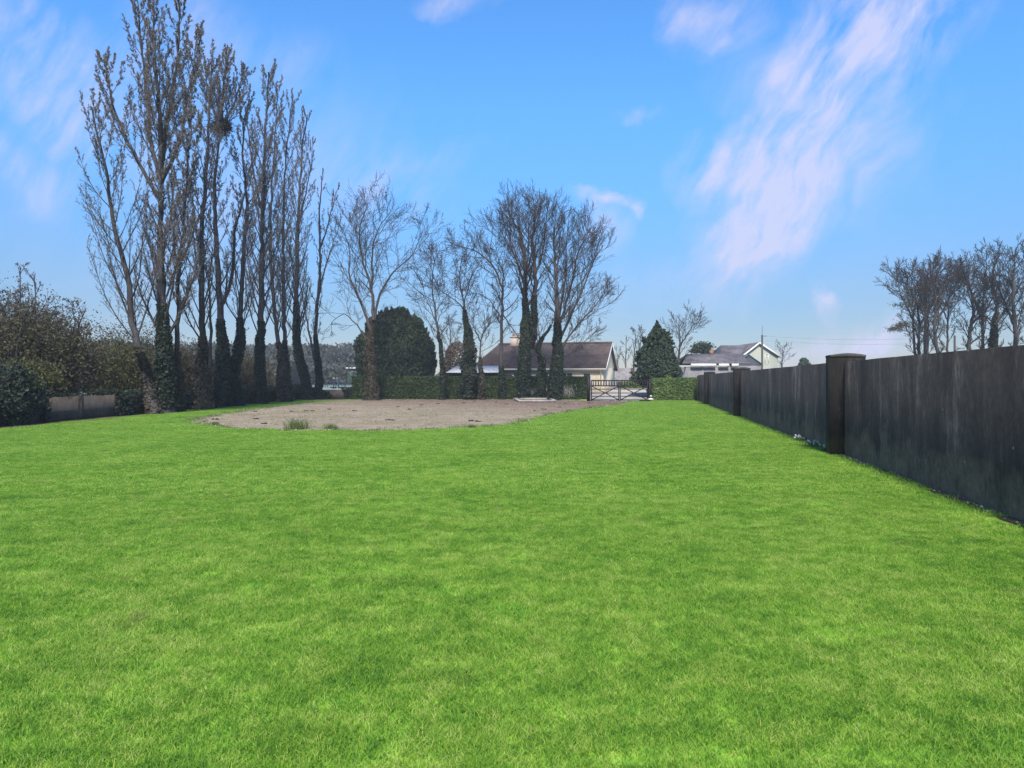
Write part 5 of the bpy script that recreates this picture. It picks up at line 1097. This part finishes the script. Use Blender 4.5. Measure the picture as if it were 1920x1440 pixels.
m = MB(); wood(m, 640, 2100, 230, lambda p: 702, 26000, .45, rng, jag=4, seed=3)
tag(m.build('far_treeline', M['farwood']), 'low distant treeline behind the houses', 'woodland', kind='stuff')
D = 140; x0, x1 = XD(649, D), XD(668, D); e = empty('pavilion', ((x0 + x1) / 2, D, 0)); tag(e, 'tiny far pavilion with a white roof edge beyond the field', 'building')
m = MB(); m.box(x0 + .2, x1 + 3, D, D + 4, -.1, 3.4); m.build('wall', M['greenwood'], e); m = MB(); m.box(x0, x1 + 3.2, D - .4, D + 4.4, 3.75, 4.0); m.build('roof', M['white'], e)

# people on the far field
def personmat(name, top, leg):
    m_, nt_, out_ = newmat(name); tc = N(nt_, 'ShaderNodeTexCoord'); sp = N(nt_, 'ShaderNodeSeparateXYZ'); nt_.links.new(tc.outputs['Object'], sp.inputs[0])
    r = ramp(nt_, [(0, leg), (.50, top), (.855, (.45, .28, .2)), (.94, (.05, .03, .02))]); r.color_ramp.interpolation = 'CONSTANT'
    mr = N(nt_, 'ShaderNodeMapRange'); mr.inputs['From Max'].default_value = 1.75; nt_.links.new(sp.outputs[2], mr.inputs[0]); nt_.links.new(mr.outputs[0], r.inputs[0])
    b = N(nt_, 'ShaderNodeBsdfPrincipled'); b.inputs['Roughness'].default_value = .8; nt_.links.new(r.outputs[0], b.inputs['Base Color']); nt_.links.new(b.outputs[0], out_.inputs[0]); return m_
def person(px, D, s, rz_, top, leg, label, swing=.15, seed=0):
    V = [(0,0,.95),(0,0,1.15),(0,.0,1.38),(0,0,1.50),(0,-.02,1.60),(0,-.02,1.72), (.10,0,.88),(.11,-swing,.50),(.11,-swing*.6,.08),(.11,-swing*.6-.14,.03), (-.10,0,.88),(-.11,swing*.6,.50),(-.11,swing*1.5,.10),(-.11,swing*1.5-.13,.04),
         (.19,0,1.40),(.25,swing*.5,1.12),(.26,-.04,.90),(.26,-.07,.80), (-.19,0,1.40),(-.25,-swing*.6,1.13),(-.25,-.16,.93),(-.25,-.2,.84)]
    E = [(0,1),(1,2),(2,3),(3,4),(4,5),(0,6),(6,7),(7,8),(8,9),(0,10),(10,11),(11,12),(12,13),(2,14),(14,15),(15,16),(16,17),(2,18),(18,19),(19,20),(20,21)]
    Rr = [.16,.14,.16,.06,.09,.085,.10,.07,.05,.045,.10,.07,.05,.045,.07,.05,.04,.04,.07,.05,.04,.04]
    me = bpy.data.meshes.new('person'); me.from_pydata([(a*s,b*s,c*s) for a,b,c in V], E, []); o = bpy.data.objects.new('person', me); COL.objects.link(o)
    md = o.modifiers.new('skin', 'SKIN')
    if not me.skin_vertices:
        bm = __import__('bmesh').new(); bm.from_mesh(me); bm.verts.layers.skin.verify(); bm.to_mesh(me); bm.free()
    for i, r in enumerate(Rr): me.skin_vertices[0].data[i].radius = (r*s, r*s); me.skin_vertices[0].data[i].use_root = (i == 0)
    sb_ = o.modifiers.new('sub', 'SUBSURF'); sb_.levels = 1; sb_.render_levels = 1
    me.materials.append(personmat('clothes', top, leg)); o.location = (XD(px, D), D, (D - 84) / 76 * 1.055 - .02); o.rotation_euler = (0, 0, rz_); tag(o, label, 'person', 'people on the far playing field')
person(626, 112, 1.05, 2.6, (.015,.02,.03), (.02,.02,.03), 'person in dark clothes, the tallest figure on the far field')
person(632, 113, 1.0, .5, (.03,.06,.07), (.02,.02,.03), 'person in blue-green top just right of the tallest figure', .25)
person(612, 118, .72, 1.2, (.03,.08,.09), (.03,.03,.05), 'small person standing apart on the left of the far group', .2)
person(638, 120, .75, -2, (.05,.05,.06), (.02,.03,.05), 'small person in grey on the right side of the far group', .3)
person(647, 116, .85, 3.1, (.02,.04,.05), (.02,.02,.02), 'person walking alone nearest the round evergreen', .3)
# ---------------------------------------------------------------- haze
HAZE = .0006
if HAZE:
    m = MB(); m.box(-320, 320, -60, 300, -1.2, 40); mh = bpy.data.materials.new('haze'); mh.use_nodes = True; nt_ = mh.node_tree; nt_.nodes.clear()
    o_ = nt_.nodes.new('ShaderNodeOutputMaterial'); pv = nt_.nodes.new('ShaderNodeVolumePrincipled'); pv.inputs['Color'].default_value = (.86, .92, 1, 1); pv.inputs['Density'].default_value = HAZE; pv.inputs['Anisotropy'].default_value = 0
    nt_.links.new(pv.outputs[0], o_.inputs['Volume']); hz_ = m.build('haze', mh); tag(hz_, 'thin pale haze in the air', 'haze', kind='stuff')
